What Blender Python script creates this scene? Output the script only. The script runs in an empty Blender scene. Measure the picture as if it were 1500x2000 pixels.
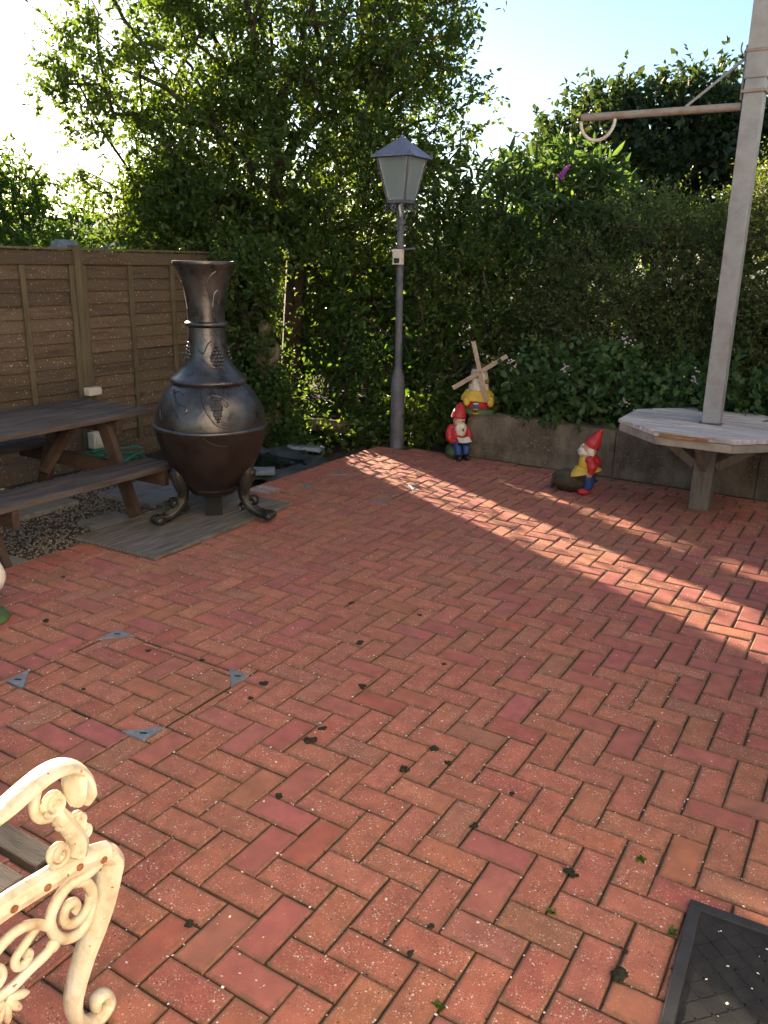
import bpy, bmesh, math, random
import numpy as np
from mathutils import Vector, Matrix, Euler
R = math.radians
sc = bpy.context.scene
col = sc.collection
rng = np.random.default_rng(7)
random.seed(7)

# ---------------------------------------------------------------- camera
CAM = np.array([1.0238, -1.2898, 1.5998])
RT = np.array([0.85253, 0.52229, 0.02002]); UP = np.array([-0.16931, 0.23972, 0.95596]); FW = np.array([-0.49449, 0.81838, -0.29280])
cd = bpy.data.cameras.new('camera'); cam = bpy.data.objects.new('camera', cd); col.objects.link(cam)
cd.sensor_fit = 'VERTICAL'; cd.sensor_height = 36; cd.lens = 28.8; cd.clip_start = .05; cd.clip_end = 3000
m = Matrix.Identity(4)
for i in range(3):
    m[i][0] = RT[i]; m[i][1] = UP[i]; m[i][2] = -FW[i]; m[i][3] = CAM[i]
cam.matrix_world = m
sc.camera = cam
# ---------------------------------------------------------------- sky, sun, exposure
SUN_AZ, SUN_EL = R(151), R(15)
SD = np.array([math.cos(SUN_AZ) * math.cos(SUN_EL), math.sin(SUN_AZ) * math.cos(SUN_EL), math.sin(SUN_EL)])
w = bpy.data.worlds.new('World'); sc.world = w; w.use_nodes = True
nt = w.node_tree; bg = nt.nodes['Background']
sky = nt.nodes.new('ShaderNodeTexSky'); sky.sky_type = 'NISHITA'; sky.sun_disc = False
sky.sun_elevation = SUN_EL; sky.sun_rotation = R(90) - SUN_AZ
sky.air_density = 1.0; sky.dust_density = 0.5; sky.ozone_density = 2.0; sky.altitude = 50
nt.links.new(sky.outputs[0], bg.inputs[0]); bg.inputs[1].default_value = 0.05
sd = bpy.data.lights.new('sun', 'SUN'); so = bpy.data.objects.new('sun', sd); col.objects.link(so)
sd.energy = 5.0; sd.angle = R(0.6); sd.color = (1.0, .80, .58)
so.rotation_euler = Vector(SD).to_track_quat('Z', 'Y').to_euler()
sc.view_settings.view_transform = 'Standard'; sc.view_settings.look = 'None'
sc.view_settings.exposure = 2.45; sc.view_settings.gamma = 1
sc.cycles.use_denoising = True
sc.cycles.max_bounces = 8; sc.cycles.transparent_max_bounces = 8; sc.cycles.sample_clamp_indirect = 6

# ---------------------------------------------------------------- helpers: tags
def tag(o, label=None, cat=None, group=None, kind=None):
    if label: o['label'] = label
    if cat: o['category'] = cat
    if group: o['group'] = group
    if kind: o['kind'] = kind
    return o
def thing(name, label, cat, loc=(0, 0, 0), rz=0, group=None):
    o = bpy.data.objects.new(name, None); col.objects.link(o)
    o.location = loc; o.rotation_euler = (0, 0, rz); o.empty_display_size = .1
    return tag(o, label, cat, group)

# ---------------------------------------------------------------- helpers: materials
def new_mat(name):
    mt = bpy.data.materials.new(name); mt.use_nodes = True
    n = mt.node_tree; b = n.nodes['Principled BSDF']
    return mt, n, b
def nd(n, t, **k):
    x = n.nodes.new('ShaderNode' + t)
    for a, v in k.items(): setattr(x, a, v)
    return x
def ramp(n, stops):
    r = nd(n, 'ValToRGB'); e = r.color_ramp.elements
    while len(e) < len(stops): e.new(.5)
    for i, (p, c) in enumerate(stops):
        e[i].position = p; e[i].color = (*c, 1) if len(c) == 3 else c
    return r
def pmat(name, c1, c2, scale=8, rough=.6, bump=.3, bscale=60, metal=0, stretch=(1, 1, 1), coords='Object', c3=None, spec=.4, fleck=None, fscale=90, fth=.12, bdist=.004, rough2=None, orand=0):
    mt, n, b = new_mat(name)
    if coords == 'Position':
        src = nd(n, 'NewGeometry').outputs['Position']
    else:
        src = nd(n, 'TexCoord').outputs[coords]
    mp = nd(n, 'Mapping'); mp.inputs['Scale'].default_value = stretch
    n.links.new(src, mp.inputs[0])
    nz = nd(n, 'TexNoise'); nz.inputs['Scale'].default_value = scale; nz.inputs['Detail'].default_value = 6; nz.inputs['Roughness'].default_value = .62
    n.links.new(mp.outputs[0], nz.inputs['Vector'])
    st = [(.32, c1), (.68, c2)] if c3 is None else [(.28, c1), (.5, c2), (.72, c3)]
    rp = ramp(n, st); n.links.new(nz.outputs['Fac'], rp.inputs[0])
    out = rp.outputs[0]
    if fleck is not None:
        fn = nd(n, 'TexNoise'); fn.inputs['Scale'].default_value = fscale; fn.inputs['Detail'].default_value = 3
        n.links.new(src, fn.inputs['Vector'])
        fr = ramp(n, [(.62 - fth * .2, (0, 0, 0)), (.66, (1, 1, 1))]); n.links.new(fn.outputs['Fac'], fr.inputs[0])
        mx = nd(n, 'Mix', data_type='RGBA'); n.links.new(fr.outputs[0], mx.inputs[0]); n.links.new(out, mx.inputs[6]); mx.inputs[7].default_value = (*fleck, 1)
        out = mx.outputs[2]
    if orand:     # each board of its own tone
        oi = nd(n, 'ObjectInfo'); om = nd(n, 'MapRange'); om.inputs[3].default_value = 1 - orand; om.inputs[4].default_value = 1 + orand; n.links.new(oi.outputs['Random'], om.inputs[0])
        ox = nd(n, 'VectorMath', operation='SCALE'); n.links.new(out, ox.inputs[0]); n.links.new(om.outputs[0], ox.inputs['Scale']); out = ox.outputs[0]
    n.links.new(out, b.inputs['Base Color'])
    b.inputs['Roughness'].default_value = rough; b.inputs['Metallic'].default_value = metal; b.inputs['Specular IOR Level'].default_value = spec
    if rough2 is not None:
        mr = nd(n, 'MapRange'); mr.inputs[1].default_value = .35; mr.inputs[2].default_value = .65; mr.inputs[3].default_value = rough; mr.inputs[4].default_value = rough2
        n.links.new(nz.outputs['Fac'], mr.inputs[0]); n.links.new(mr.outputs[0], b.inputs['Roughness'])
    if bump:
        bn = nd(n, 'TexNoise'); bn.inputs['Scale'].default_value = bscale; bn.inputs['Detail'].default_value = 5
        n.links.new(mp.outputs[0], bn.inputs['Vector'])
        bp = nd(n, 'Bump'); bp.inputs['Strength'].default_value = bump; bp.inputs['Distance'].default_value = bdist
        n.links.new(bn.outputs['Fac'], bp.inputs['Height']); n.links.new(bp.outputs[0], b.inputs['Normal'])
    return mt
def leafmat(name, dark, mid, light, trans=.35, rough=.5, tcol=None):
    mt, n, b = new_mat(name)
    a = nd(n, 'Attribute', attribute_name='rnd')
    rp = ramp(n, [(0, dark), (.55, mid), (1, light)]); n.links.new(a.outputs['Fac'], rp.inputs[0])
    n.links.new(rp.outputs[0], b.inputs['Base Color']); b.inputs['Roughness'].default_value = rough; b.inputs['Specular IOR Level'].default_value = .35
    tr = nd(n, 'BsdfTranslucent'); hs = nd(n, 'Mix', data_type='RGBA', blend_type='MULTIPLY'); hs.inputs[0].default_value = 1
    n.links.new(rp.outputs[0], hs.inputs[6]); hs.inputs[7].default_value = (*(tcol or (2.6, 2.5, .8)), 1)
    n.links.new(hs.outputs[2], tr.inputs[0])
    mx = nd(n, 'MixShader'); mx.inputs[0].default_value = trans
    n.links.new(b.outputs[0], mx.inputs[1]); n.links.new(tr.outputs[0], mx.inputs[2])
    n.links.new(mx.outputs[0], n.nodes['Material Output'].inputs[0])
    return mt

# ---------------------------------------------------------------- helpers: mesh builder
class MB:
    def __init__(s): s.v = []; s.f = []
    def add(s, vs, fs):
        o = len(s.v); s.v += [tuple(v) for v in vs]; s.f += [tuple(i + o for i in f) for f in fs]
    def box(s, c, d, rot=None):
        M = rot.to_matrix() if rot is not None else None
        vs = []
        for z in (-1, 1):
            for x, y in ((-1, -1), (1, -1), (1, 1), (-1, 1)):
                p = Vector((x * d[0] / 2, y * d[1] / 2, z * d[2] / 2))
                if M is not None: p = M @ p
                vs.append(p + Vector(c))
        s.add(vs, [(3, 2, 1, 0), (4, 5, 6, 7), (0, 1, 5, 4), (1, 2, 6, 5), (2, 3, 7, 6), (3, 0, 4, 7)])
        return s
    def lathe(s, prof, c=(0, 0, 0), n=32, rot=None, cap=True, sx=1, sy=1):
        vs = []; M = rot.to_matrix() if rot is not None else None
        for r_, z in prof:
            for k in range(n):
                a = 2 * math.pi * k / n
                p = Vector((r_ * math.cos(a) * sx, r_ * math.sin(a) * sy, z))
                if M is not None: p = M @ p
                vs.append(p + Vector(c))
        fs = []
        for i in range(len(prof) - 1):
            for k in range(n):
                k2 = (k + 1) % n
                fs.append((i * n + k, i * n + k2, (i + 1) * n + k2, (i + 1) * n + k))
        if cap:
            fs.append(tuple(reversed(range(n)))); fs.append(tuple((len(prof) - 1) * n + k for k in range(n)))
        s.add(vs, fs); return s
    def ell(s, c, r, rot=None, n=14, lumps=0):
        prof = []; m_ = max(6, n // 2 + 2)
        vs = []; M = rot.to_matrix() if rot is not None else None
        for i in range(m_ + 1):
            t = math.pi * i / m_
            for k in range(n):
                a = 2 * math.pi * k / n
                q = 1 + (random.uniform(-lumps, lumps) if 0 < i < m_ else 0)
                p = Vector((r[0] * q * math.sin(t) * math.cos(a), r[1] * q * math.sin(t) * math.sin(a), -r[2] * q * math.cos(t)))
                if M is not None: p = M @ p
                vs.append(p + Vector(c))
        fs = []
        for i in range(m_):
            for k in range(n):
                k2 = (k + 1) % n
                if i == 0: fs.append((k, (i + 1) * n + k2, (i + 1) * n + k))
                elif i == m_ - 1: fs.append((i * n + k, i * n + k2, (i + 1) * n + k))
                else: fs.append((i * n + k, i * n + k2, (i + 1) * n + k2, (i + 1) * n + k))
        s.add(vs, fs); return s
    def tube(s, pts, rad, n=8, flat=None, cap=True):
        """rad: float or list; flat=(axis vector, factor) stretches the section along an axis."""
        P = [Vector(p) for p in pts]; k_ = len(P)
        rd = [rad] * k_ if not hasattr(rad, '__len__') else list(rad)
        up = None; vs = []
        for i, p in enumerate(P):
            t = (P[min(i + 1, k_ - 1)] - P[max(i - 1, 0)])
            t = t.normalized() if t.length > 1e-9 else Vector((0, 0, 1))
            if up is None:
                up = t.orthogonal().normalized()
            else:
                up = up - t * up.dot(t)
                up = up.normalized() if up.length > 1e-6 else t.orthogonal().normalized()
            b = t.cross(up)
            for j in range(n):
                a = 2 * math.pi * j / n
                o = (up * math.cos(a) + b * math.sin(a)) * rd[i]
                if flat is not None:
                    ax = Vector(flat[0]); o += ax * (o.dot(ax)) * (flat[1] - 1)
                vs.append(p + o)
        fs = [(i * n + j, i * n + (j + 1) % n, (i + 1) * n + (j + 1) % n, (i + 1) * n + j) for i in range(k_ - 1) for j in range(n)]
        if cap: fs += [tuple(reversed(range(n))), tuple((k_ - 1) * n + j for j in range(n))]
        s.add(vs, fs); return s
    def prism(s, poly, z0, z1):
        k = len(poly)
        s.add([(x, y, z0) for x, y in poly] + [(x, y, z1) for x, y in poly], [tuple(reversed(range(k))), tuple(range(k, 2 * k))] + [(i, (i + 1) % k, k + (i + 1) % k, k + i) for i in range(k)])
        return s
    def mesh(s, name, mat, smooth=False, bevel=0, seg=2, weld=False):
        me = bpy.data.meshes.new(name); me.from_pydata(s.v, [], s.f); me.update()
        if bevel or weld or smooth:
            bm = bmesh.new(); bm.from_mesh(me)
            if smooth or weld: bmesh.ops.remove_doubles(bm, verts=bm.verts, dist=1e-6)
            bmesh.ops.recalc_face_normals(bm, faces=bm.faces)
            if bevel: bmesh.ops.bevel(bm, geom=list(bm.edges), offset=bevel, segments=seg, affect='EDGES', profile=.6, clamp_overlap=True)
            bm.to_mesh(me); bm.free()
        else:
            bm = bmesh.new(); bm.from_mesh(me); bmesh.ops.recalc_face_normals(bm, faces=bm.faces); bm.to_mesh(me); bm.free()
        if mat: me.materials.append(mat)
        if smooth:
            me.polygons.foreach_set('use_smooth', [True] * len(me.polygons))
            try: me.set_sharp_from_angle(angle=R(40))
            except Exception: pass
        return me
    def build(s, name, mat, parent=None, smooth=False, bevel=0, seg=2, loc=None, rot=None):
        return obj(name, s.mesh(name, mat, smooth, bevel, seg), parent, loc, rot)
def obj(name, me, parent=None, loc=None, rot=None):
    o = bpy.data.objects.new(name, me); col.objects.link(o)
    if parent: o.parent = parent
    if loc is not None: o.location = loc
    if rot is not None: o.rotation_euler = rot
    return o
def np_mesh(name, V, F, mat, rnd=None, smooth=False):
    """V (n,3), F (m,k) all faces of the same size."""
    me = bpy.data.meshes.new(name); k = F.shape[1]
    me.vertices.add(len(V)); me.vertices.foreach_set('co', V.astype(np.float32).ravel())
    me.loops.add(F.size); me.loops.foreach_set('vertex_index', F.astype(np.int32).ravel())
    me.polygons.add(len(F)); me.polygons.foreach_set('loop_start', (np.arange(len(F)) * k).astype(np.int32))
    if rnd is not None:
        a = me.attributes.new('rnd', 'FLOAT', 'FACE'); a.data.foreach_set('value', rnd.astype(np.float32))
    me.materials.append(mat); me.update(calc_edges=True)
    if smooth: me.polygons.foreach_set('use_smooth', [True] * len(F))
    return me
def spiral(c, r0, r1, a0, turns, n=26, plane='yz', x=0):
    out = []
    for i in range(n + 1):
        t = i / n; r_ = r0 + (r1 - r0) * t; a = a0 + turns * 2 * math.pi * t
        out.append((x, c[0] + r_ * math.cos(a), c[1] + r_ * math.sin(a)))
    return out
def smooth_path(pts, k=5):
    P = [Vector(p) for p in pts]; out = []
    for i in range(len(P) - 1):
        p0, p1, p2, p3 = P[max(i - 1, 0)], P[i], P[i + 1], P[min(i + 2, len(P) - 1)]
        for j in range(k):
            t = j / k
            out.append(.5 * ((2 * p1) + (-p0 + p2) * t + (2 * p0 - 5 * p1 + 4 * p2 - p3) * t * t + (-p0 + 3 * p1 - 3 * p2 + p3) * t ** 3))
    out.append(P[-1]); return out

# ---------------------------------------------------------------- materials
M = {}
def brick_mat():
    mt, n, b = new_mat('paving brick')
    bc = nd(n, 'Attribute', attribute_name='bc')
    pos = nd(n, 'NewGeometry').outputs['Position']
    # broad mottling
    n1 = nd(n, 'TexNoise'); n1.inputs['Scale'].default_value = 14; n1.inputs['Detail'].default_value = 5; n.links.new(pos, n1.inputs['Vector'])
    r1 = ramp(n, [(.3, (.78, .78, .80)), (.7, (1.16, 1.13, 1.1))]); n.links.new(n1.outputs['Fac'], r1.inputs[0])
    mu = nd(n, 'Mix', data_type='RGBA', blend_type='MULTIPLY'); mu.inputs[0].default_value = 1
    n.links.new(bc.outputs['Color'], mu.inputs[6]); n.links.new(r1.outputs[0], mu.inputs[7])
    # fine grain
    n2 = nd(n, 'TexNoise'); n2.inputs['Scale'].default_value = 420; n2.inputs['Detail'].default_value = 3; n.links.new(pos, n2.inputs['Vector'])
    r2 = ramp(n, [(.35, (.72, .70, .70)), (.65, (1.25, 1.22, 1.2))]); n.links.new(n2.outputs['Fac'], r2.inputs[0])
    m2 = nd(n, 'Mix', data_type='RGBA', blend_type='MULTIPLY'); n.links.new(bc.outputs['Alpha'], m2.inputs[0])
    n.links.new(mu.outputs[2], m2.inputs[6]); n.links.new(r2.outputs[0], m2.inputs[7])
    cur = m2.outputs[2]
    nw = nd(n, 'TexNoise'); nw.inputs['Scale'].default_value = 24; nw.inputs['Detail'].default_value = 4; n.links.new(pos, nw.inputs['Vector'])
    rw = ramp(n, [(.36, (.05, .05, .05)), (.62, (1, 1, 1))]); n.links.new(nw.outputs['Fac'], rw.inputs[0])
    wearm = nd(n, 'Math', operation='MULTIPLY'); n.links.new(rw.outputs[0], wearm.inputs[0]); n.links.new(bc.outputs['Alpha'], wearm.inputs[1])
    # pale aggregate and dark pits, each a sparse set of voronoi cells; how many depends on how worn the brick is
    for sc_, colr, lo, rad, seed in ((150, (.66, .50, .40), .70, .34, 0), (95, (.80, .68, .58), .90, .28, 3.7), (115, (.060, .024, .02), .80, .29, 9.1), (260, (.55, .36, .27), .66, .36, 5.3)):
        mp = nd(n, 'Mapping'); mp.inputs['Location'].default_value = (seed, seed * .7, 0); n.links.new(pos, mp.inputs[0])
        vo = nd(n, 'TexVoronoi'); vo.inputs['Scale'].default_value = sc_; n.links.new(mp.outputs[0], vo.inputs['Vector'])
        sx = nd(n, 'SeparateColor'); n.links.new(vo.outputs['Color'], sx.inputs[0])
        g = nd(n, 'Math', operation='GREATER_THAN'); n.links.new(sx.outputs[0], g.inputs[0]); g.inputs[1].default_value = lo
        l = nd(n, 'Math', operation='LESS_THAN'); n.links.new(vo.outputs['Distance'], l.inputs[0]); l.inputs[1].default_value = rad
        a = nd(n, 'Math', operation='MULTIPLY'); n.links.new(g.outputs[0], a.inputs[0]); n.links.new(l.outputs[0], a.inputs[1])
        a2 = nd(n, 'Math', operation='MULTIPLY'); n.links.new(a.outputs[0], a2.inputs[0]); n.links.new(wearm.outputs[0], a2.inputs[1])
        mx = nd(n, 'Mix', data_type='RGBA'); n.links.new(a2.outputs[0], mx.inputs[0]); n.links.new(cur, mx.inputs[6]); mx.inputs[7].default_value = (*colr, 1)
        cur = mx.outputs[2]
    # dull grey-brown grime in patches
    n3 = nd(n, 'TexNoise'); n3.inputs['Scale'].default_value = 2.1; n3.inputs['Detail'].default_value = 6; n3.inputs['Roughness'].default_value = .65; n.links.new(pos, n3.inputs['Vector'])
    r3 = ramp(n, [(.5, (0, 0, 0)), (.78, (.55, .55, .55))]); n.links.new(n3.outputs['Fac'], r3.inputs[0])
    m3 = nd(n, 'Mix', data_type='RGBA'); n.links.new(r3.outputs[0], m3.inputs[0]); n.links.new(cur, m3.inputs[6]); m3.inputs[7].default_value = (.23, .115, .065, 1)
    # sandy grime creeping in from the joints, uneven
    ed = nd(n, 'Attribute', attribute_name='edge')
    n5 = nd(n, 'TexNoise'); n5.inputs['Scale'].default_value = 38; n5.inputs['Detail'].default_value = 6; n5.inputs['Roughness'].default_value = .7; n.links.new(pos, n5.inputs['Vector'])
    sm = nd(n, 'Math', operation='MULTIPLY_ADD'); n.links.new(ed.outputs['Fac'], sm.inputs[0]); sm.inputs[1].default_value = .42; n.links.new(n5.outputs['Fac'], sm.inputs[2])
    r5 = ramp(n, [(.74, (0, 0, 0)), (1.05, (.75, .75, .75))]); n.links.new(sm.outputs[0], r5.inputs[0])
    m5 = nd(n, 'Mix', data_type='RGBA'); n.links.new(r5.outputs[0], m5.inputs[0]); n.links.new(m3.outputs[2], m5.inputs[6]); m5.inputs[7].default_value = (.17, .105, .068, 1)
    # chalky scuffs
    n6 = nd(n, 'TexNoise'); n6.inputs['Scale'].default_value = 7; n6.inputs['Detail'].default_value = 8; n6.inputs['Roughness'].default_value = .75; n6.inputs['Distortion'].default_value = .6; n.links.new(pos, n6.inputs['Vector'])
    r6 = ramp(n, [(.60, (0, 0, 0)), (.78, (.42, .42, .42))]); n.links.new(n6.outputs['Fac'], r6.inputs[0])
    m6 = nd(n, 'Mix', data_type='RGBA'); n.links.new(r6.outputs[0], m6.inputs[0]); n.links.new(m5.outputs[2], m6.inputs[6]); m6.inputs[7].default_value = (.47, .27, .21, 1)
    n.links.new(m6.outputs[2], b.inputs['Base Color'])
    b.inputs['Roughness'].default_value = .78; b.inputs['Specular IOR Level'].default_value = .35
    bp = nd(n, 'Bump'); bp.inputs['Strength'].default_value = .55; bp.inputs['Distance'].default_value = .0022
    n4 = nd(n, 'TexNoise'); n4.inputs['Scale'].default_value = 260; n4.inputs['Detail'].default_value = 4; n.links.new(pos, n4.inputs['Vector'])
    n.links.new(n4.outputs['Fac'], bp.inputs['Height']); n.links.new(bp.outputs[0], b.inputs['Normal'])
    return mt
M['brick'] = brick_mat()
M['joint'] = pmat('jointing sand and moss', (.035, .022, .014), (.075, .05, .032), 9, .95, .8, 300, coords='Position', c3=(.03, .045, .014))
M['soil'] = pmat('garden soil', (.018, .014, .009), (.05, .036, .022), 6, .95, .9, 40, coords='Position', bdist=.02)
M['grass'] = pmat('far grass', (.03, .045, .014), (.06, .08, .025), 3, .9, .6, 30, coords='Position', bdist=.03)
M['gravel_base'] = pmat('gravel bed', (.06, .05, .04), (.15, .125, .10), 60, .95, .9, 90, coords='Position', bdist=.01)
M['gravel'] = pmat('gravel stone', (.14, .12, .095), (.36, .32, .27), 40, .85, .2, 200, coords='Position')
M['slab'] = pmat('concrete slab', (.15, .145, .135), (.27, .26, .245), 7, .85, .4, 150, coords='Position', c3=(.20, .19, .165))
M['wall'] = pmat('concrete wall', (.045, .036, .025), (.125, .102, .074), 4.5, .92, .9, 70, coords='Position', stretch=(1, 1, .55), c3=(.24, .205, .155), bdist=.008, fleck=(.20, .18, .14), fscale=60)
M['fence'] = pmat('weathered fence board', (.055, .036, .022), (.120, .082, .050), 2.4, .85, .6, 30, stretch=(6, 1, 9), coords='Position', c3=(.098, .078, .045), fleck=(.42, .36, .29), fscale=70, fth=-.25, orand=.28)
M['fence_post'] = pmat('fence batten', (.085, .066, .036), (.155, .122, .070), 4, .85, .5, 40, stretch=(5, 5, .7), coords='Position')
M['table_wood'] = pmat('dark stained timber', (.036, .027, .024), (.080, .062, .056), 3.0, .62, .5, 40, stretch=(9, 1, 9), coords='Object', c3=(.13, .112, .104), orand=.30)
M['leg_wood'] = pmat('dark stained leg', (.045, .026, .018), (.095, .060, .042), 3.0, .65, .5, 40, stretch=(4, 4, 4), coords='Object')
M['grey_wood'] = pmat('silvered timber', (.20, .175, .165), (.50, .46, .45), 3.0, .8, .6, 30, stretch=(1.2, 14, 6), coords='Position', c3=(.68, .65, .65), orand=.20)
M['cut_wood'] = pmat('bare split timber', (.22, .11, .05), (.38, .22, .10), 8, .8, .5, 60, stretch=(2, 8, 8), coords='Position')
M['fascia'] = pmat('painted fascia', (.22, .20, .165), (.42, .39, .33), 5, .8, .4, 50, coords='Position')
M['post_wood'] = pmat('grey green post', (.10, .095, .075), (.20, .185, .15), 5, .85, .5, 40, stretch=(4, 4, .6), coords='Position', c3=(.15, .105, .065))
M['board'] = pmat('weathered plywood', (.045, .040, .034), (.14, .125, .108), 3.2, .82, .7, 28, stretch=(26, 1.3, 1), coords='Position', c3=(.30, .275, .25))
M['iron'] = pmat('black cast iron', (.045, .043, .042), (.105, .100, .098), 9, .24, .35, 55, metal=.75, coords='Object', c3=(.15, .135, .12), rough2=.42, spec=.5)
M['iron_brown'] = pmat('sooty lower bowl', (.016, .011, .010), (.048, .032, .026), 7, .42, .35, 60, metal=.35, coords='Object', rough2=.6)
M['iron_leg'] = pmat('worn bronze leg', (.012, .011, .010), (.034, .031, .027), 14, .42, .5, 60, metal=.4, coords='Object', c3=(.060, .056, .048))
M['lamp'] = pmat('grey lamp paint', (.075, .078, .092), (.145, .15, .17), 9, .55, .25, 140, coords='Object', spec=.4)
M['lamp_roof'] = pmat('blue grey sheet roof', (.17, .175, .25), (.26, .27, .37), 14, .42, .15, 120, coords='Object', metal=.25)
M['putty'] = pmat('pale glazing bead', (.48, .47, .44), (.68, .66, .62), 20, .6, .1)
M['ivory'] = pmat('ivory plastic', (.58, .50, .38), (.72, .65, .52), 9, .5, .1)
M['dark_plastic'] = pmat('dark plastic', (.02, .02, .025), (.05, .05, .055), 9, .4, .1)
M['steel_tube'] = pmat('galvanised mast', (.25, .25, .255), (.36, .36, .365), 5, .55, .25, 70, coords='Position', c3=(.28, .25, .22), metal=.1, spec=.4)
M['pipe'] = pmat('dull painted pipe', (.20, .165, .135), (.33, .28, .235), 9, .6, .3, 70, coords='Position', c3=(.24, .15, .10))
M['cream'] = pmat('cream enamel paint', (.36, .28, .17), (.60, .53, .39), 16, .42, .55, 55, coords='Position', c3=(.70, .66, .57), spec=.5, fleck=(.26, .15, .07), fscale=46, fth=-.45, bdist=.006)
M['rust'] = pmat('rusty bolt', (.16, .055, .02), (.34, .14, .05), 60, .8, .4, 200)
M['slat'] = pmat('grey brown bench slat', (.026, .020, .015), (.058, .046, .036), 3, .75, .5, 40, stretch=(1, 12, 12), coords='Position', c3=(.10, .082, .066), orand=.2)
M['rubber'] = pmat('black rubber', (.010, .010, .010), (.026, .026, .026), 20, .72, .4, 300, coords='Position')
M['rubber_rim'] = pmat('grey black rubber rim', (.022, .023, .025), (.040, .041, .044), 12, .55, .3, 200, coords='Position')
M['plate'] = pmat('galvanised plate', (.17, .18, .20), (.30, .31, .34), 30, .5, .2, 150, metal=.35, coords='Position')
M['black'] = pmat('black hole', (.006, .006, .006), (.012, .012, .012), 20, .8, 0)
def paint(name, c, rough=.45):
    return pmat(name, tuple(x * .72 for x in c), c, 30, rough, .35, 90, c3=tuple(min(1, x * 1.12) for x in c), fleck=tuple(.5 * x + .1 for x in c), fscale=70, fth=.02, bdist=.003)
M['red'] = paint('red gnome paint', (.46, .022, .028)); M['yellow'] = paint('yellow gnome paint', (.62, .42, .055))
M['blue'] = paint('blue gnome paint', (.020, .055, .20)); M['green'] = paint('green gnome paint', (.07, .13, .045))
M['gnome_white'] = paint('off white paint', (.66, .60, .50)); M['skin'] = paint('gnome face paint', (.56, .34, .21))
M['bark'] = pmat('bark brown paint', (.030, .023, .014), (.075, .060, .038), 22, .75, .7, 60, bdist=.006)
M['brown'] = paint('brown paint', (.09, .045, .02)); M['navy'] = paint('near black paint', (.012, .012, .016))
M['sail'] = pmat('bare batten', (.30, .23, .17), (.45, .36, .28), 5, .8, .3, 60, stretch=(2, 2, 2))
M['stone'] = pmat('lichened stone', (.06, .05, .03), (.14, .115, .072), 9, .9, .8, 50, c3=(.20, .17, .11), bdist=.008)
M['liner'] = pmat('pond liner', (.025, .032, .036), (.070, .082, .088), 8, .5, .4, 40, coords='Position')
M['slate'] = pmat('blue grey slate', (.13, .16, .19), (.24, .28, .32), 12, .7, .3, 80)
M['hose'] = pmat('green hose', (.01, .16, .10), (.02, .25, .16), 20, .4, 0)
M['log'] = pmat('rotting log', (.06, .04, .025), (.19, .13, .075), 6, .9, .8, 40, stretch=(2, 8, 8), bdist=.01)
M['trunk'] = pmat('tree bark', (.030, .022, .016), (.075, .058, .042), 12, .9, .8, 60, stretch=(1, 1, .3), coords='Position', bdist=.01)
M['blue_tarp'] = pmat('blue tarpaulin', (.02, .05, .2), (.04, .09, .32), 10, .5, .2)
M['moss'] = pmat('dark moss', (.012, .012, .007), (.035, .034, .018), 90, .95, .9, 200, coords='Position')
M['petal'] = pmat('fallen petal', (.70, .60, .52), (.86, .82, .76), 300, .7, 0, coords='Position')
M['crumb'] = pmat('soil crumb', (.018, .012, .008), (.05, .032, .02), 200, .95, 0, coords='Position')
M['hill'] = pmat('far hill', (.05, .09, .06), (.08, .12, .07), .01, .95, 0, coords='Position')
def glass_mat():
    mt, n, b = new_mat('frosted lantern glass')
    b.inputs['Base Color'].default_value = (.62, .70, .70, 1); b.inputs['Roughness'].default_value = .42
    b.inputs['Transmission Weight'].default_value = .75; b.inputs['IOR'].default_value = 1.3
    vo = nd(n, 'TexVoronoi'); vo.inputs['Scale'].default_value = 70; tc = nd(n, 'TexCoord'); n.links.new(tc.outputs['Object'], vo.inputs['Vector'])
    bp = nd(n, 'Bump'); bp.inputs['Strength'].default_value = .4; bp.inputs['Distance'].default_value = .004
    n.links.new(vo.outputs['Distance'], bp.inputs['Height']); n.links.new(bp.outputs[0], b.inputs['Normal'])
    return mt
M['glass'] = glass_mat()
def water_mat():
    mt, n, b = new_mat('dark pond water'); b.inputs['Base Color'].default_value = (.012, .016, .012, 1); b.inputs['Roughness'].default_value = .06
    return mt
M['water'] = water_mat()
M['leaf_tree'] = leafmat('thorn leaf', (.036, .066, .020), (.072, .115, .030), (.170, .190, .040), .45, .42)
M['leaf_hedge'] = leafmat('hedge leaf', (.052, .080, .034), (.098, .132, .052), (.175, .19, .06), .38)
M['leaf_bramble'] = leafmat('bramble leaf', (.036, .085, .032), (.066, .128, .044), (.13, .18, .055), .32)
M['leaf_long'] = leafmat('buddleia leaf', (.030, .062, .028), (.055, .10, .04), (.12, .17, .05), .42)
M['leaf_bright'] = leafmat('bindweed leaf', (.035, .085, .016), (.065, .14, .022), (.12, .21, .03), .5)
M['leaf_far'] = leafmat('far tree leaf', (.022, .040, .020), (.038, .062, .028), (.08, .10, .036), .3)
M['leaf_bush'] = leafmat('garden bush leaf', (.034, .072, .022), (.060, .11, .028), (.13, .18, .038), .40)  # mid green leaf for the bushes, sapling, low shrub and ivy
M['bloom'] = pmat('pale bramble bloom', (.42, .33, .33), (.66, .58, .56), 60, .7, 0, coords='Position')
M['purple'] = pmat('purple bloom', (.22, .04, .24), (.42, .10, .44), 60, .7, 0, coords='Position')

# ---------------------------------------------------------------- setting: ground, hill, patio
S = .102; GZ = -.085
def sheet(name, pts, mat, label, subdiv=0):
    mb = MB(); mb.add(pts, [tuple(range(len(pts)))]); o = mb.build(name, mat); return tag(o, label, None, None, 'structure')
sheet('ground', [(-600, -600, -.22), (600, -600, -.22), (600, 900, -.22), (-600, 900, -.22)], M['grass'], 'rough grass ground stretching away behind the garden')
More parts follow.
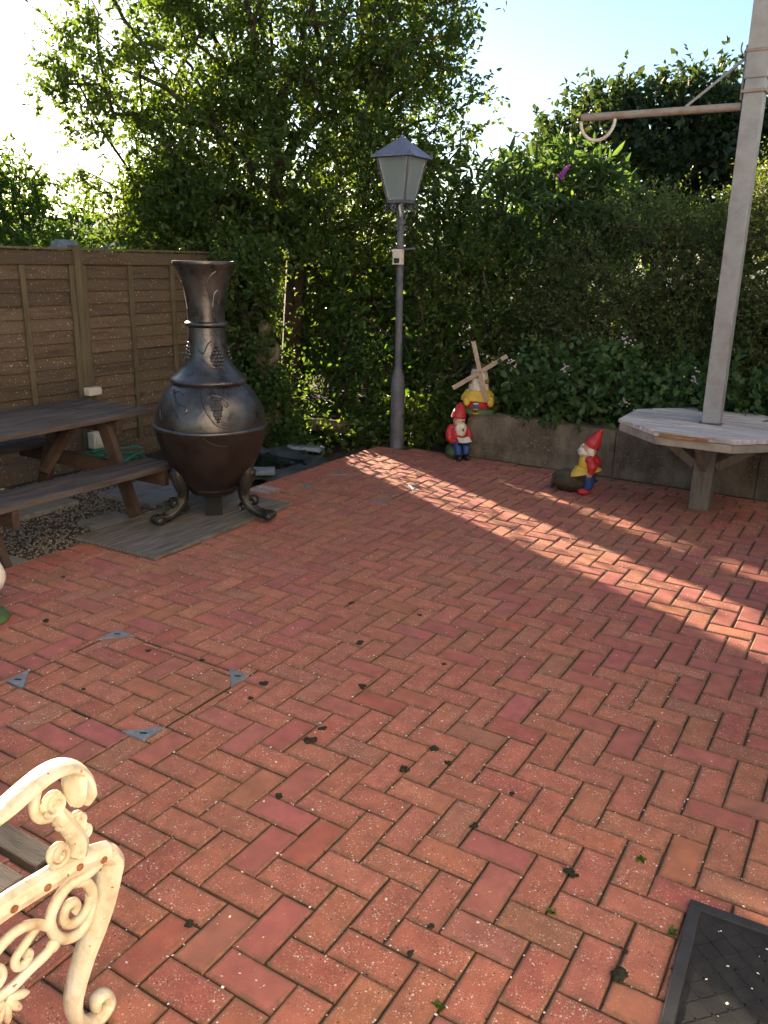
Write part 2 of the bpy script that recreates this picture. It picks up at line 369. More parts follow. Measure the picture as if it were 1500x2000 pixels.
# far hill glimpsed over the fence
mb = MB(); hv = []; N = 40
for i in range(N + 1):
    a = R(105 + 80 * i / N); h = 16 + 9 * math.sin(i * .5) + 5 * math.sin(i * 1.3 + 1)
    hv += [(560 * math.cos(a), 560 * math.sin(a), -.3), (640 * math.cos(a), 640 * math.sin(a), h * 1.5), (740 * math.cos(a), 740 * math.sin(a), -.3)]
mb.add(hv, [(3 * i + k, 3 * i + 3 + k, 3 * i + 4 + k, 3 * i + 1 + k) for i in range(N) for k in (0, 1)])
tag(mb.build('hill', M['hill'], smooth=True), 'low hazy hill seen over the fence', None, None, 'structure')
# gravel bed beside the patio and planting beds
sheet('gravel_bed', [(-4.8, -2.5, GZ - .012), (-2.86, -2.5, GZ - .012), (-2.86, 3.35, GZ - .012), (-4.8, 3.35, GZ - .012)], M['gravel_base'], 'gravel bed between the fence and the brick patio')
def bank():
    xs = np.linspace(-9, 7, 60); ys = np.linspace(3.35, 13, 40); V = []; F = []
    for y in ys:
        for x in xs:
            if x < -2.9: z = -.10 + .12 * max(0, min(1, (y - 4.9) / 2)) + .05 * math.sin(3 * x + 2 * y)
            else:
                z = -.12 if y < 5.1 else .34 + 1.0 * min(1, max(0, (y - 5.15) / 2.2)) - .15 * max(0, y - 9) + .05 * math.sin(4 * x + 3 * y)
                if x < -2.1 and y >= 5.1: z *= max(0.05, (x + 2.9) / .8)
            V.append((x, y, z + rng.normal(0, .012)))
    nx = len(xs)
    for j in range(len(ys) - 1):
        for i in range(nx - 1):
            a = j * nx + i; F.append((a, a + 1, a + nx + 1, a + nx))
    o = obj('planting_bank', np_mesh('planting_bank', np.array(V), np.array(F), M['soil'], smooth=True))
    tag(o, 'dark soil bank under the shrubs behind the patio', None, None, 'structure')
bank()

UMIN, VMIN, UMAX, VMAX = -27.4, -17., 18., 47.0
XW = UMIN * S
patio = sheet('patio', [(XW + .004, VMIN * S, -.0085), (UMAX * S, VMIN * S, -.0085), (UMAX * S, 5.06, -.0085), (XW + .004, 5.06, -.0085)], M['joint'], 'red herringbone brick patio with mossy joints')
sheet('patio_base', [(XW + .01, VMIN * S, -.07), (UMAX * S, VMIN * S, -.07), (UMAX * S, 5.05, -.07), (XW + .01, 5.05, -.07)], M['joint'], 'compacted sand base under the brick patio')
TRAYS = [(-1.700, -.955, .405, .950), (-2.515, -1.800, 3.370, 3.880)]
rects = []
for k in range(-20, 34):
    for i in range(-60, 70):
        for (a, b, c, d) in ((i, i + 2, i - 1, i), (i, i + 1, i, i + 2)):
            u0, u1, v0, v1 = a - 2 * k, b - 2 * k, c + 2 * k, d + 2 * k
            u0, u1, v0, v1 = max(u0, -25.4), min(u1, UMAX), max(v0, VMIN), min(v1, 46.9)
            if u1 - u0 > .15 and v1 - v0 > .15: rects.append((u0 * S, u1 * S, v0 * S, v1 * S, 0))
# header course down the left edge, stretcher course along the wall
v = VMIN
while v < 47.9: rects.append((UMIN * S, -25.4 * S, v * S, (v + 1) * S, 1)); v += 1
u = -25.4
while u < UMAX: rects.append((u * S, (u + 2) * S, 46.9 * S, 47.9 * S, 2)); rects.append(((u + 1) * S, (u + 3) * S, 47.9 * S, 48.9 * S, 2)); u += 2
def split(rs, axis, val, lo, hi):
    out = []
    for r_ in rs:
        a, b = (r_[0], r_[1]) if axis == 0 else (r_[2], r_[3]); c, d = (r_[2], r_[3]) if axis == 0 else (r_[0], r_[1])
        if a + .004 < val < b - .004 and d > lo + .004 and c < hi - .004:
            r1, r2 = list(r_), list(r_)
            if axis == 0: r1[1] = val - .003; r2[0] = val + .003
            else: r1[3] = val - .003; r2[2] = val + .003
            for q in (r1, r2):
                if q[1] - q[0] > .012 and q[3] - q[2] > .012: out.append(tuple(q))
        else: out.append(r_)
    return out
for (x0, x1, y0, y1) in TRAYS:
    for vx in (x0, x1): rects = split(rects, 0, vx, y0, y1)
    for vy in (y0, y1): rects = split(rects, 1, vy, x0, x1)
def brick_shape(dx, dy):
    g = .0028; hx, hy = dx / 2 - g, dy / 2 - g; c = min(.006, hx * .4, hy * .4)
    V = [(-hx, -hy, -.06), (hx, -hy, -.06), (hx, hy, -.06), (-hx, hy, -.06), (-hx, -hy, -.0055), (hx, -hy, -.0055), (hx, hy, -.0055), (-hx, hy, -.0055),
         (-hx + c * .45, -hy + c * .45, -.0014), (hx - c * .45, -hy + c * .45, -.0014), (hx - c * .45, hy - c * .45, -.0014), (-hx + c * .45, hy - c * .45, -.0014),
         (-hx + c * 1.1, -hy + c * 1.1, 0), (hx - c * 1.1, -hy + c * 1.1, 0), (hx - c * 1.1, hy - c * 1.1, 0), (-hx + c * 1.1, hy - c * 1.1, 0)]
    e = min(.020, hx * .8, hy * .8); V += [(-hx + e, -hy + e, .0002), (hx - e, -hy + e, .0002), (hx - e, hy - e, .0002), (-hx + e, hy - e, .0002)]
    F = []
    for q in (0, 4, 8, 12): F += [(q + a, q + (a + 1) % 4, q + 4 + (a + 1) % 4, q + 4 + a) for a in range(4)]
    F.append((16, 17, 18, 19)); return V, F
def tone(x, y, kind):
    """base colour + wear (alpha) of a brick; worn ones cluster on the left and in the middle, smoother ones on the right."""
    wearbias = .78 - .30 * max(0, min(1, (x + .1) / 1.0)) * max(0, min(1, (y - .4) / 1.2)) - .25 * max(0, min(1, (y - 3.0) / 1.5))
    n_ = .5 * math.sin(x * 1.9 + 1.3) * math.cos(y * 1.5 - .4) * .3
    wear = 1.0 if random.random() < wearbias + n_ else random.uniform(.0, .22)
    wear *= random.uniform(.75, 1)
    base = np.array([.415, .152, .100]) if wear > .4 else np.array([.405, .136, .110])
    q = random.random()
    if q < .06: base = np.array([.36, .150, .100])
    elif q < .16: base = np.array([.385, .125, .090])
    elif q < .28: base = np.array([.43, .162, .098])
    base = base * random.uniform(.93, 1.07) * np.array([random.uniform(.97, 1.03), random.uniform(.94, 1.07), random.uniform(.94, 1.07)])
    if kind == 1: wear = random.uniform(.1, .5); base = np.array([.41, .135, .095]) * random.uniform(.9, 1.1)
    return base, wear
def in_frame(x, y, z=0):
    d = np.array([x, y, z]) - CAM; zf = d @ FW
    if zf < .2: return None
    px, py = 384 + 819.2 * (d @ RT) / zf, 512 - 819.2 * (d @ UP) / zf
    if -25 < px < 793 and -25 < py < 1050: return zf
near, far = [], []
for r_ in rects:
    zf = in_frame((r_[0] + r_[1]) / 2, (r_[2] + r_[3]) / 2)
    (near if zf else far).append((zf or 99, r_))
near.sort(key=lambda t: t[0] - (3 * min(0, (t[1][1] - t[1][0]) * (t[1][3] - t[1][2]) / .0208 - .5)))
single, rest = near[:300], near[300:] + far
def colour_mesh(me, cols, domain_faces):
    ca = me.color_attributes.new('bc', 'FLOAT_COLOR', 'CORNER')
    ca.data.foreach_set('color', np.repeat(np.asarray(cols, np.float32), domain_faces, axis=0).ravel())
    ea = me.attributes.new('edge', 'FLOAT', 'POINT'); ea.data.foreach_set('value', np.tile([1.] * 16 + [0.] * 4, len(me.vertices) // 20).astype(np.float32))
for zf, r_ in single:
    x, y = (r_[0] + r_[1]) / 2, (r_[2] + r_[3]) / 2
    V, F = brick_shape(r_[1] - r_[0], r_[3] - r_[2])
    base, wear = tone(x, y, r_[4])
    me = bpy.data.meshes.new('brick'); me.from_pydata(V, [], F); me.materials.append(M['brick'])
    colour_mesh(me, [(*base, wear)], len(me.loops))
    o = obj('brick', me, patio, (x + random.gauss(0, .0009), y + random.gauss(0, .0009), random.gauss(0, .0011)), (random.gauss(0, .0045), random.gauss(0, .0045), random.gauss(0, .007)))
VV, FF, CC = [], [], []
for zf, r_ in rest:
    x, y = (r_[0] + r_[1]) / 2, (r_[2] + r_[3]) / 2
    V, F = brick_shape(r_[1] - r_[0], r_[3] - r_[2]); base, wear = tone(x, y, r_[4])
    if r_[4] == 1 and 3.08 < y < 3.25: base, wear = np.array([.40, .31, .30]), .1
    rot = Euler((random.gauss(0, .006), random.gauss(0, .006), random.gauss(0, .007))).to_matrix(); off = Vector((x, y, random.gauss(0, .0016)))
    o_ = len(VV); VV += [tuple(rot @ Vector(p) + off) for p in V]; FF += [tuple(i + o_ for i in f) for f in F]; CC.append((*base, wear))
me = bpy.data.meshes.new('paving_bricks'); me.from_pydata(VV, [], FF); me.materials.append(M['brick']); colour_mesh(me, CC, 68)
tag(obj('paving_bricks', me, patio), 'smaller distant herringbone paving bricks', None, None, 'stuff')

# ---------------------------------------------------------------- the house added out of view to bounce sunlight onto the patio
M['render_wall'] = pmat('pale house render', (.66, .63, .58), (.74, .72, .67), 3, .9, .5, 120, coords='Position', c3=(.80, .78, .74))
M['white_frame'] = pmat('white frame paint', (.70, .70, .68), (.80, .80, .78), 8, .4, .1)
M['roof_tile'] = pmat('brown roof tile', (.10, .05, .035), (.18, .09, .06), 6, .85, .4, 30, coords='Position')
def dark_glass():
    mt, n, b = new_mat('dark window glass'); b.inputs['Base Color'].default_value = (.02, .025, .03, 1); b.inputs['Roughness'].default_value = .05
    return mt
M['dark_glass'] = dark_glass()
hs = thing('unseen_house', 'white rendered house with white back door, added to bounce sunlight onto the patio', 'unseen_house', (1.78, -2.4, -.07))
MB().box((2.5, 1.2, 2.6), (5.0, 10.8, 5.2)).build('wall', M['render_wall'], hs)
mb = MB(); mb.add([(-.35, -4.5, 5.2), (5.35, -4.5, 5.2), (5.35, 6.9, 5.2), (-.35, 6.9, 5.2), (2.5, -4.3, 7.4), (2.5, 6.7, 7.4)], [(3, 2, 1, 0), (0, 1, 4), (1, 2, 5, 4), (2, 3, 5), (3, 0, 4, 5)]); mb.build('roof', M['roof_tile'], hs)
dr = MB().box((-.015, 2.58, 1.12), (.05, .92, 2.06)).build('door', M['white_frame'], hs, bevel=.01)
MB().box((-.045, 2.58, 1.55), (.012, .60, .80)).build('pane', M['dark_glass'], dr); MB().tube([(-.06, 2.92, 1.1), (-.09, 2.92, 1.1), (-.09, 2.82, 1.1)], .01, 8).build('handle', M['steel_tube'], dr, True)
for y, z, w_, h_ in ((.2, 1.55, 1.6, 1.1), (-2.6, 1.55, 1.6, 1.1), (2.4, 3.95, 1.2, 1.05), (-1.6, 3.95, 1.6, 1.05), (5.3, 3.95, 1.2, 1.05)):
    wn = MB().box((-.012, y, z), (.045, w_, h_)).build('window', M['white_frame'], hs, bevel=.006)
    for s_ in (-1, 1): MB().box((-.04, y + s_ * w_ * .245, z), (.012, w_ * .43, h_ - .14)).build('pane', M['dark_glass'], wn)
    MB().box((-.06, y, z - h_ / 2 - .03), (.16, w_ + .12, .05)).build('sill', M['white_frame'], wn)

# ---------------------------------------------------------------- recessed manhole trays
for (x0, x1, y0, y1), lab in zip(TRAYS, ('recessed manhole tray with four steel corner plates in front of the white bench', 'recessed manhole tray with four steel corner plates beside the plywood board')):
    t = thing('manhole_tray', lab, 'manhole cover', ((x0 + x1) / 2, (y0 + y1) / 2, 0))
    hx, hy = (x1 - x0) / 2, (y1 - y0) / 2
    for sx, sy in ((-1, -1), (1, -1), (1, 1), (-1, 1)):
        L = .105; cx, cy = sx * (hx + .006), sy * (hy + .006)
        poly = [(cx, cy), (cx - sx * L, cy), (cx, cy - sy * L)]
        if sx * sy < 0: poly = poly[::-1]
        pl = MB().prism(poly, -.01, .0045).build('corner_plate', M['plate'], t, bevel=.0006, seg=1)
        h = MB().box((cx - sx * L * .30, cy - sy * L * .30, .0042), (.026, .009, .002), Euler((0, 0, R(25)))).build('key_slot', M['black'], pl)
    for c_, d_ in (((0, -hy, -.010), (x1 - x0, .003, .012)), ((0, hy, -.010), (x1 - x0, .003, .012)), ((-hx, 0, -.010), (.003, y1 - y0 - .004, .012)), ((hx, 0, -.010), (.003, y1 - y0 - .004, .012))):
        MB().box(c_, d_).build('edge_strip', M['joint'], t)

# ---------------------------------------------------------------- retaining wall
wt = thing('garden_wall', 'low stained concrete retaining wall under the brambles', 'wall', (0, 5.06, 0))
x = -1.98; k = 0
for x1, h in ((-.70, .37), (.35, .385), (1.5, .38), (3.6, .385)):
    nx, nz = 24, 8; V = []; F = []
    mb = MB().box(((x + x1) / 2, .09 + .0 * k, h / 2 - .05), (x1 - x - .006, .2, h + .1))
    me = mb.mesh('wall_block', M['wall'])
    bm = bmesh.new(); bm.from_mesh(me); bmesh.ops.subdivide_edges(bm, edges=list(bm.edges), cuts=7, use_grid_fill=True)
    for v_ in bm.verts:
        v_.co += Vector((0, random.gauss(0, .0035), random.gauss(0, .004)))
    bm.to_mesh(me); bm.free(); obj('wall_block', me, wt); x = x1; k += 1

# ---------------------------------------------------------------- fence
ft = thing('panel_fence', 'brown lapped panel fence behind the picnic table', 'fence', (-4.5, 0, GZ))
FH = 1.735
posts = [-2.37, -.54, 1.29, 3.12, 5.12]
for y in posts: MB().box((.02, y, FH / 2 + .01), (.075, .075, FH + .02)).build('fence_post', M['fence_post'], ft, bevel=.003, seg=1)
lap = {}
for a, b in zip(posts[:-1], posts[1:]):
    L = b - a - .078; yc = (a + b) / 2
    nb = 15; bh = (FH - .20 - .09) / nb
    if round(L, 3) not in lap: lap[round(L, 3)] = MB().box((0, 0, 0), (.011, L, bh + .030)).mesh('lap_board', M['fence'])
    for i in range(nb):
        obj('lap_board', lap[round(L, 3)], ft, (random.gauss(0, .001), yc, .17 + bh * (i + .5)), (0, -.17 + random.gauss(0, .012), random.gauss(0, .0012)))
    MB().box((0, yc, .075), (.04, L, .15)).build('gravel_board', M['fence'], ft)
    MB().box((.012, yc, FH - .075), (.03, L, .10)).build('top_rail', M['fence'], ft, bevel=.003, seg=1)
    MB().box((.01, yc, FH - .008), (.07, L + .07, .018)).build('fence_cap', M['fence_post'], ft, bevel=.002, seg=1)
    n_ = 4
    for j in range(n_ + 1):
        y = a + .055 + (b - a - .11) * j / n_
        MB().box((.028, y, (FH - .27) / 2 + .145), (.022, .042, FH - .275)).build('batten', M['fence_post'], ft, bevel=.003, seg=1)

# ---------------------------------------------------------------- gravel stones and slabs
def slab(c, d, rz, lab):
    o = MB().box((0, 0, 0), d).build('paving_slab', M['slab'], None, bevel=.006, loc=(c[0], c[1], GZ + .008 - d[2] / 2 + .012), rot=(0, 0, rz))
    tag(o, lab, 'slab')
slab((-3.52, 2.86), (.50, .56, .04), R(3), 'grey concrete slab on gravel behind the chiminea')
slab((-3.10, 2.16), (.42, .30, .04), R(-4), 'small grey concrete slab beside the plywood board')
slab((-4.0, 2.05), (.60, .60, .04), R(1), 'grey concrete slab under the picnic table near the fence')
slab((-3.06, 1.22), (.36, .36, .04), R(3), 'grey concrete slab at the patio edge beneath the bench seat')
def stones(n_, xr, yr, mat, smin, smax):
    base = np.array([(1, 0, 0), (-1, 0, 0), (0, 1, 0), (0, -1, 0), (0, 0, 1), (0, 0, -1)], float)
    tri = np.array([(0, 2, 4), (2, 1, 4), (1, 3, 4), (3, 0, 4), (2, 0, 5), (1, 2, 5), (3, 1, 5), (0, 3, 5)])
    P = np.c_[rng.uniform(*xr, n_), rng.uniform(*yr, n_), rng.uniform(GZ - .008, GZ + .004, n_)]
    s_ = rng.uniform(smin, smax, n_)
    A = rng.normal(size=(n_, 3, 3)); Q = np.linalg.qr(A)[0]
    V = np.einsum('nij,vj->nvi', Q, base) * rng.uniform(.6, 1.2, (n_, 6, 1)) * s_[:, None, None]; V[:, :, 2] *= .7
    V = (V + P[:, None, :]).reshape(-1, 3); F = (tri[None] + 6 * np.arange(n_)[:, None, None]).reshape(-1, 3)
    return V, F
V, F = stones(9000, (-4.42, -2.87), (.7, 3.3), M['gravel'], .006, .014)
tag(obj('gravel', np_mesh('gravel', V, F, M['gravel'])), 'loose grey and buff gravel beside the patio', None, None, 'stuff')

# ---------------------------------------------------------------- picnic table
pt = thing('picnic_table', 'dark stained picnic table with fixed benches beside the fence', 'picnic table', (-3.45, 1.72, GZ))
TZ, SZ = .715, .435
for i in range(5):
    MB().box((-.29 + i * .145, 0.03, TZ - .016), (.122, 1.56, .034)).build('table_board', M['table_wood'], pt, bevel=.004)
for sx in (-1, 1):
    for j in range(2):
        MB().box((sx * (.655 - .145 * j), -.08, SZ - .018), (.124, 1.42, .036)).build('seat_board', M['table_wood'], pt, bevel=.004)
for y in (-.47, .50):
    for sx in (-1, 1):
        a = Vector((sx * .22, y, TZ - .04)); b = Vector((sx * .50, y, 0)); d = b - a
        MB().box((0, 0, 0), (.095, .042, d.length)).build('leg', M['leg_wood'], pt, bevel=.004, loc=(a + b) / 2, rot=d.to_track_quat('Z', 'Y').to_euler() if False else Euler((0, math.atan2(-d.x, -d.z), 0)))
    MB().box((0, y + (.045 if y > 0 else -.045), SZ - .085), (1.44, .042, .095)).build('seat_bearer', M['leg_wood'], pt, bevel=.004)
    MB().box((0, y + (.045 if y > 0 else -.045), TZ - .082), (.66, .042, .095)).build('top_bearer', M['leg_wood'], pt, bevel=.004)
    MB().box((0, y * .70, .53), (.07, .48, .04), Euler((R(48) * (1 if y > 0 else -1), 0, 0))).build('brace', M['leg_wood'], pt, bevel=.004)

# ---------------------------------------------------------------- sockets on a post, hose
sk = thing('socket_post', 'ivory outdoor power sockets on a short post by the fence', 'power socket', (-4.30, 3.02, GZ))
MB().box((-.03, 0, .34), (.05, .07, .66)).build('post', M['fence_post'], sk, bevel=.004)
MB().box((.02, 0, .66), (.07, .12, .062)).build('upper_socket', M['ivory'], sk, bevel=.008)
b = MB().box((.02, 0, .27), (.075, .12, .13)).build('lower_socket', M['ivory'], sk, bevel=.01)
MB().lathe([(.045, 0), (.045, .012), (.032, .014)], (.058, 0, .27), 20, Euler((0, R(90), 0))).build('round_cover', M['ivory'], b, smooth=True)
hp = []
for i in range(90):
    a = i * .34; q = .16 + .02 * math.sin(i * .9)
    hp.append((q * math.cos(a) * 1.1, q * 1.3 * math.sin(a), .03 + .0022 * i + .008 * math.sin(i * 1.7)))
tag(MB().tube(smooth_path(hp, 3), .0085, 6).build('garden_hose', M['hose'], None, True, loc=(-4.02, 2.98, GZ)), 'coiled green garden hose on gravel under the table', 'hose')

# ---------------------------------------------------------------- plywood board
bmb = MB().box((0, 0, 0), (.635, 1.27, .020))
tag(bmb.build('plywood_board', M['board'], None, bevel=.002, seg=1, loc=(-2.558, 2.29, .014), rot=(0, 0, R(1.8))), 'weathered grey plywood sheet lying under the chiminea', 'board')

# ---------------------------------------------------------------- chiminea
CH = (-2.518, 2.46, .025)
ch = thing('chiminea', 'large black cast iron chiminea with grape relief', 'chiminea', CH, R(-2))
dz = -.025
lower = [(.05, .165), (.135, .172), (.150, .19), (.155, .205), (.205, .26), (.262, .345), (.302, .44), (.330, .53), (.342, .595)]
lw = MB().lathe([(r_, z + dz) for r_, z in lower], n=56).build('lower_bowl', M['iron_brown'], ch, True)
MB().lathe([(.1575 + .004 * math.sin(t), .208 + .006 * math.cos(t) + dz) for t in np.linspace(math.pi, 0, 7)], n=48, cap=False).build('base_ring', M['iron_brown'], lw, True)
ringp = [(.343 + .014 * math.cos(t), .607 + .014 * math.sin(t) + dz) for t in np.linspace(-math.pi / 2, math.pi / 2, 9)]
MB().lathe([(.33, .593 + dz)] + ringp + [(.33, .621 + dz)], n=56, cap=False).build('waist_ring', M['iron'], ch, True)
upper = [(.338, .618), (.338, .65), (.328, .70), (.306, .755), (.278, .80), (.245, .84), (.222, .862), (.215, .87)]
ub = MB().lathe([(r_, z + dz) for r_, z in upper], n=56, cap=False).build('upper_belly', M['iron'], ch, True)
skirt = [(.215, .868), (.232, .872), (.237, .884), (.232, .897), (.218, .905), (.182, .935), (.152, .975), (.134, 1.02), (.123, 1.08), (.114, 1.15), (.112, 1.20)]
nk = MB().lathe([(r_, z + dz) for r_, z in skirt], n=48, cap=False).build('neck_skirt', M['iron'], ch, True)
MB().lathe([(.110, 1.203 + dz)] + [(.114 + .014 * math.cos(t), 1.219 + .014 * math.sin(t) + dz) for t in np.linspace(-math.pi / 2, math.pi / 2, 8)] + [(.110, 1.236 + dz)], n=48, cap=False).build('neck_ring', M['iron'], ch, True)
flue = [(.111, 1.232), (.113, 1.30), (.119, 1.36), (.130, 1.43), (.150, 1.50), (.170, 1.545), (.183, 1.556), (.186, 1.566), (.184, 1.578), (.172, 1.580), (.158, 1.555), (.13, 1.48), (.11, 1.35)]
fl = MB().lathe([(r_, z + dz) for r_, z in flue], n=48, cap=False).build('flue', M['iron'], ch, True)
def rad_at(z):
    z -= dz
    for P in (lower, upper, skirt[3:], flue[:6]):
        for (r0, z0), (r1, z1) in zip(P[:-1], P[1:]):
            if z0 <= z <= z1 and z1 > z0: return r0 + (r1 - r0) * (z - z0) / (z1 - z0)
    return .2
FA = math.atan2(CAM[1] - CH[1], CAM[0] - CH[0]) - R(-2)     # side of the pot that carries the panel
def surf(a, z, e=.0):
    r_ = rad_at(z) + e; return (r_ * math.cos(FA + a), r_ * math.sin(FA + a), z)
def relief(path, rad, parent, name='vine_relief'):
    MB().tube([surf(a, z, rad * .35) for a, z in path], rad, 6).build(name, M['iron'], parent, True)
def sp2(pts, k=5): return [(p.x, p.y) for p in smooth_path([(a, z, 0) for a, z in pts], k)]
relief(sp2([(-.18, .85), (-.16, .78), (-.02, .69), (.12, .635), (.30, .622)]), .007, ub, 'panel_edge')
relief(sp2([(-.05, .79), (.10, .80), (.26, .79), (.34, .80)]), .004, ub)
relief(sp2([(.24, .795), (.34, .77), (.36, .745), (.30, .735), (.29, .752)]), .004, ub)
relief(sp2([(-1.0, .82), (-.82, .78), (-.66, .75), (-.5, .74), (-.44, .715), (-.5, .70)]), .006, ub)
relief(sp2([(-.95, .80), (-.80, .815), (-.62, .80)]), .005, ub); relief(sp2([(-.8, .775), (-.74, .72), (-.62, .68)]), .004, ub)
relief(sp2([(-1.15, .70), (-1.05, .66), (-.95, .64)]), .005, ub)
relief(sp2([(-.25, .60), (-.1, .55), (.1, .515), (.35, .505)]), .003, lw)
def grapes(a0, z0, rows, s_, parent):
    mb = MB()
    for i, k in enumerate(rows):
        for j in range(k):
            p = surf(a0 + (j - (k - 1) / 2) * s_ * 1.7 / max(.1, rad_at(z0 - i * s_ * 1.6)), z0 - i * s_ * 1.6, -s_ * .15); mb.ell(p, (s_, s_, s_), n=8)
    mb.build('grape_relief', M['iron'], parent, True)
grapes(.13, .775, [2, 3, 4, 4, 3, 3, 2, 1], .0105, ub)
grapes(.42, 1.07, [1, 2, 3, 4, 4, 3, 2], .013, nk)
grapes(-1.15, 1.08, [1, 2, 2, 3, 2], .013, nk); grapes(1.5, 1.05, [2, 3, 3, 2], .013, nk)
relief(sp2([(-.3, 1.0), (-.1, .98), (.2, .95), (.5, .96)]), .005, nk); relief(sp2([(-.45, 1.05), (-.2, 1.03), (0, 1.08), (.2, 1.1)]), .004, nk)
relief(sp2([(.05, 1.45), (.15, 1.38), (.35, 1.28), (.5, 1.22), (.62, 1.21)]), .005, fl)
relief(sp2([(.35, 1.30), (.42, 1.37), (.62, 1.39), (.72, 1.345), (.6, 1.315), (.54, 1.34)]), .006, fl)
relief(sp2([(.05, 1.42), (.2, 1.47), (.42, 1.50)]), .005, fl); relief(sp2([(-1.2, 1.44), (-1.25, 1.36), (-1.2, 1.28)]), .006, fl)
MB().lathe([(.075, .0), (.072, .10), (.070, .20)], n=4, rot=Euler((0, 0, FA + R(45)))).build('ash_stand', M['black'], ch)
legp = [(.225, .335), (.240, .285), (.215, .215), (.205, .15), (.225, .10), (.265, .06), (.315, .035), (.365, .030), (.392, .038)]
legr = [.040, .046, .042, .030, .029, .031, .030, .032, .028]
for k, a in enumerate((R(-62), R(62), R(180))):
    ca, sa = math.cos(FA + a), math.sin(FA + a)
    P = smooth_path([(r_ * ca, r_ * sa, z + dz * .0 ) for r_, z in legp], 4)
    q = np.interp(np.linspace(0, 1, len(P)), np.linspace(0, 1, len(legr)), legr)
    lg = MB().tube(P, list(q), 12).build('leg', M['iron_leg'], ch, True)
    for off in (-.55, 0, .55):     # fluted acanthus ribs on the outer face
        mb = MB(); pr = []
        for i, p in enumerate(P[3:-6]):
            rr = q[i + 3]; tdir = (P[i + 4] - P[i + 2]).normalized(); side = Vector((-sa, ca, 0)); out = side.cross(tdir).normalized()
            if out.dot(Vector((ca, sa, .3))) < 0: out = -out
            pr.append(p + (out * math.cos(off) + side * math.sin(off)) * rr * .97)
        mb.tube(pr, .0075, 6).build('leg_rib', M['iron_leg'], lg, True)
    for r0, z0, q0, w0 in ((.262, .292, .034, 1.5), (.278, .115, .026, -1.4), (.205, .068, .018, 1.2)):
        pp = []
        for i in range(22):
            t = i / 21; rr = q0 * (1 - .8 * t); an = R(120) + w0 * 2 * math.pi * t; pp.append(((r0 + rr * math.cos(an)) * ca, (r0 + rr * math.cos(an)) * sa, z0 + rr * math.sin(an)))
        MB().tube(pp, .013, 7, flat=((-sa, ca, 0), 2.2)).build('leg_scroll', M['iron_leg'], lg, True)
    mb = MB()
    for off in (-.035, 0, .035): mb.ell((.385 * ca - off * sa, .385 * sa + off * ca, .026), (.034, .021, .026), Euler((0, 0, FA + a)), n=10)
    mb.build('paw', M['iron_leg'], lg, True)

# ---------------------------------------------------------------- lamp post
lp = thing('lamp_post', 'grey lamp post with square glazed lantern', 'street lamp', (-2.64, 4.974, 0), 0)
lp.rotation_euler = (0, R(-.5), 0)
MB().lathe([(.066, -.02), (.064, .02), (.062, .56), (.060, .60), (.036, .70), (.033, .73)], n=14).build('base_column', M['lamp'], lp, True)
MB().lathe([(.033, .72), (.031, 1.2), (.030, 1.7), (.029, 2.075)], n=16).build('post', M['lamp'], lp, True)
MB().tube([(-.155, .04, 1.700), (.165, -.04, 1.700)], .0095, 10).build('ladder_bar', M['lamp'], lp, True)
MB().lathe([(.043, 1.90), (.043, 1.93)], n=16).build('collar', M['lamp'], lp, True)
wp = [(.018, .048, 2.07), (.02, -.055, 2.04), (.03, -.062, 1.99), (.02, -.04, 1.96)]
MB().tube(smooth_path(wp, 4), .009, 6).build('cable', M['putty'], lp, True)
sb = MB().box((.012, -.052, 1.635), (.088, .05, .125)).build('sensor_box', M['ivory'], lp, bevel=.008)
MB().box((.012, -.079, 1.605), (.05, .006, .04)).build('sensor_window', M['dark_plastic'], sb, bevel=.002)
MB().box((.012, -.080, 1.583), (.056, .004, .006)).build('sensor_slot', M['putty'], sb)
for k in range(4):
    a = R(45 + 90 * k) + R(-45); ca, sa = math.cos(a), math.sin(a)
    path = [(.030, 1.895), (.045, 1.94), (.066, 1.99), (.090, 2.045)]
    P = [(r_ * ca, r_ * sa, z) for r_, z in path]
    for i in range(22):
        t = i / 21; an = R(165) - t * R(560); rr = .038 * (1 - .72 * t); P.append(((.125 + rr * math.cos(an)) * ca, (.125 + rr * math.cos(an)) * sa, 2.025 + rr * math.sin(an)))
    P2 = [((.052 + .022 * (1 - .6 * t) * math.cos(R(150) + t * R(480))) * ca, (.052 + .022 * (1 - .6 * t) * math.cos(R(150) + t * R(480))) * sa, 1.868 + .022 * (1 - .6 * t) * math.sin(R(150) + t * R(480))) for t in np.linspace(0, 1, 16)]
    MB().tube(P, .0042, 5).build('scroll', M['lamp'], lp, True); MB().tube(P2, .0038, 5).build('scroll', M['lamp'], lp, True)
ZB, ZT, SB, ST = 2.08, 2.405, .082, .148
MB().box((0, 0, ZB - .008), (SB * 2 + .012, SB * 2 + .012, .024)).build('lantern_floor', M['lamp'], lp, bevel=.003)
cs = [(-1, -1), (1, -1), (1, 1), (-1, 1)]
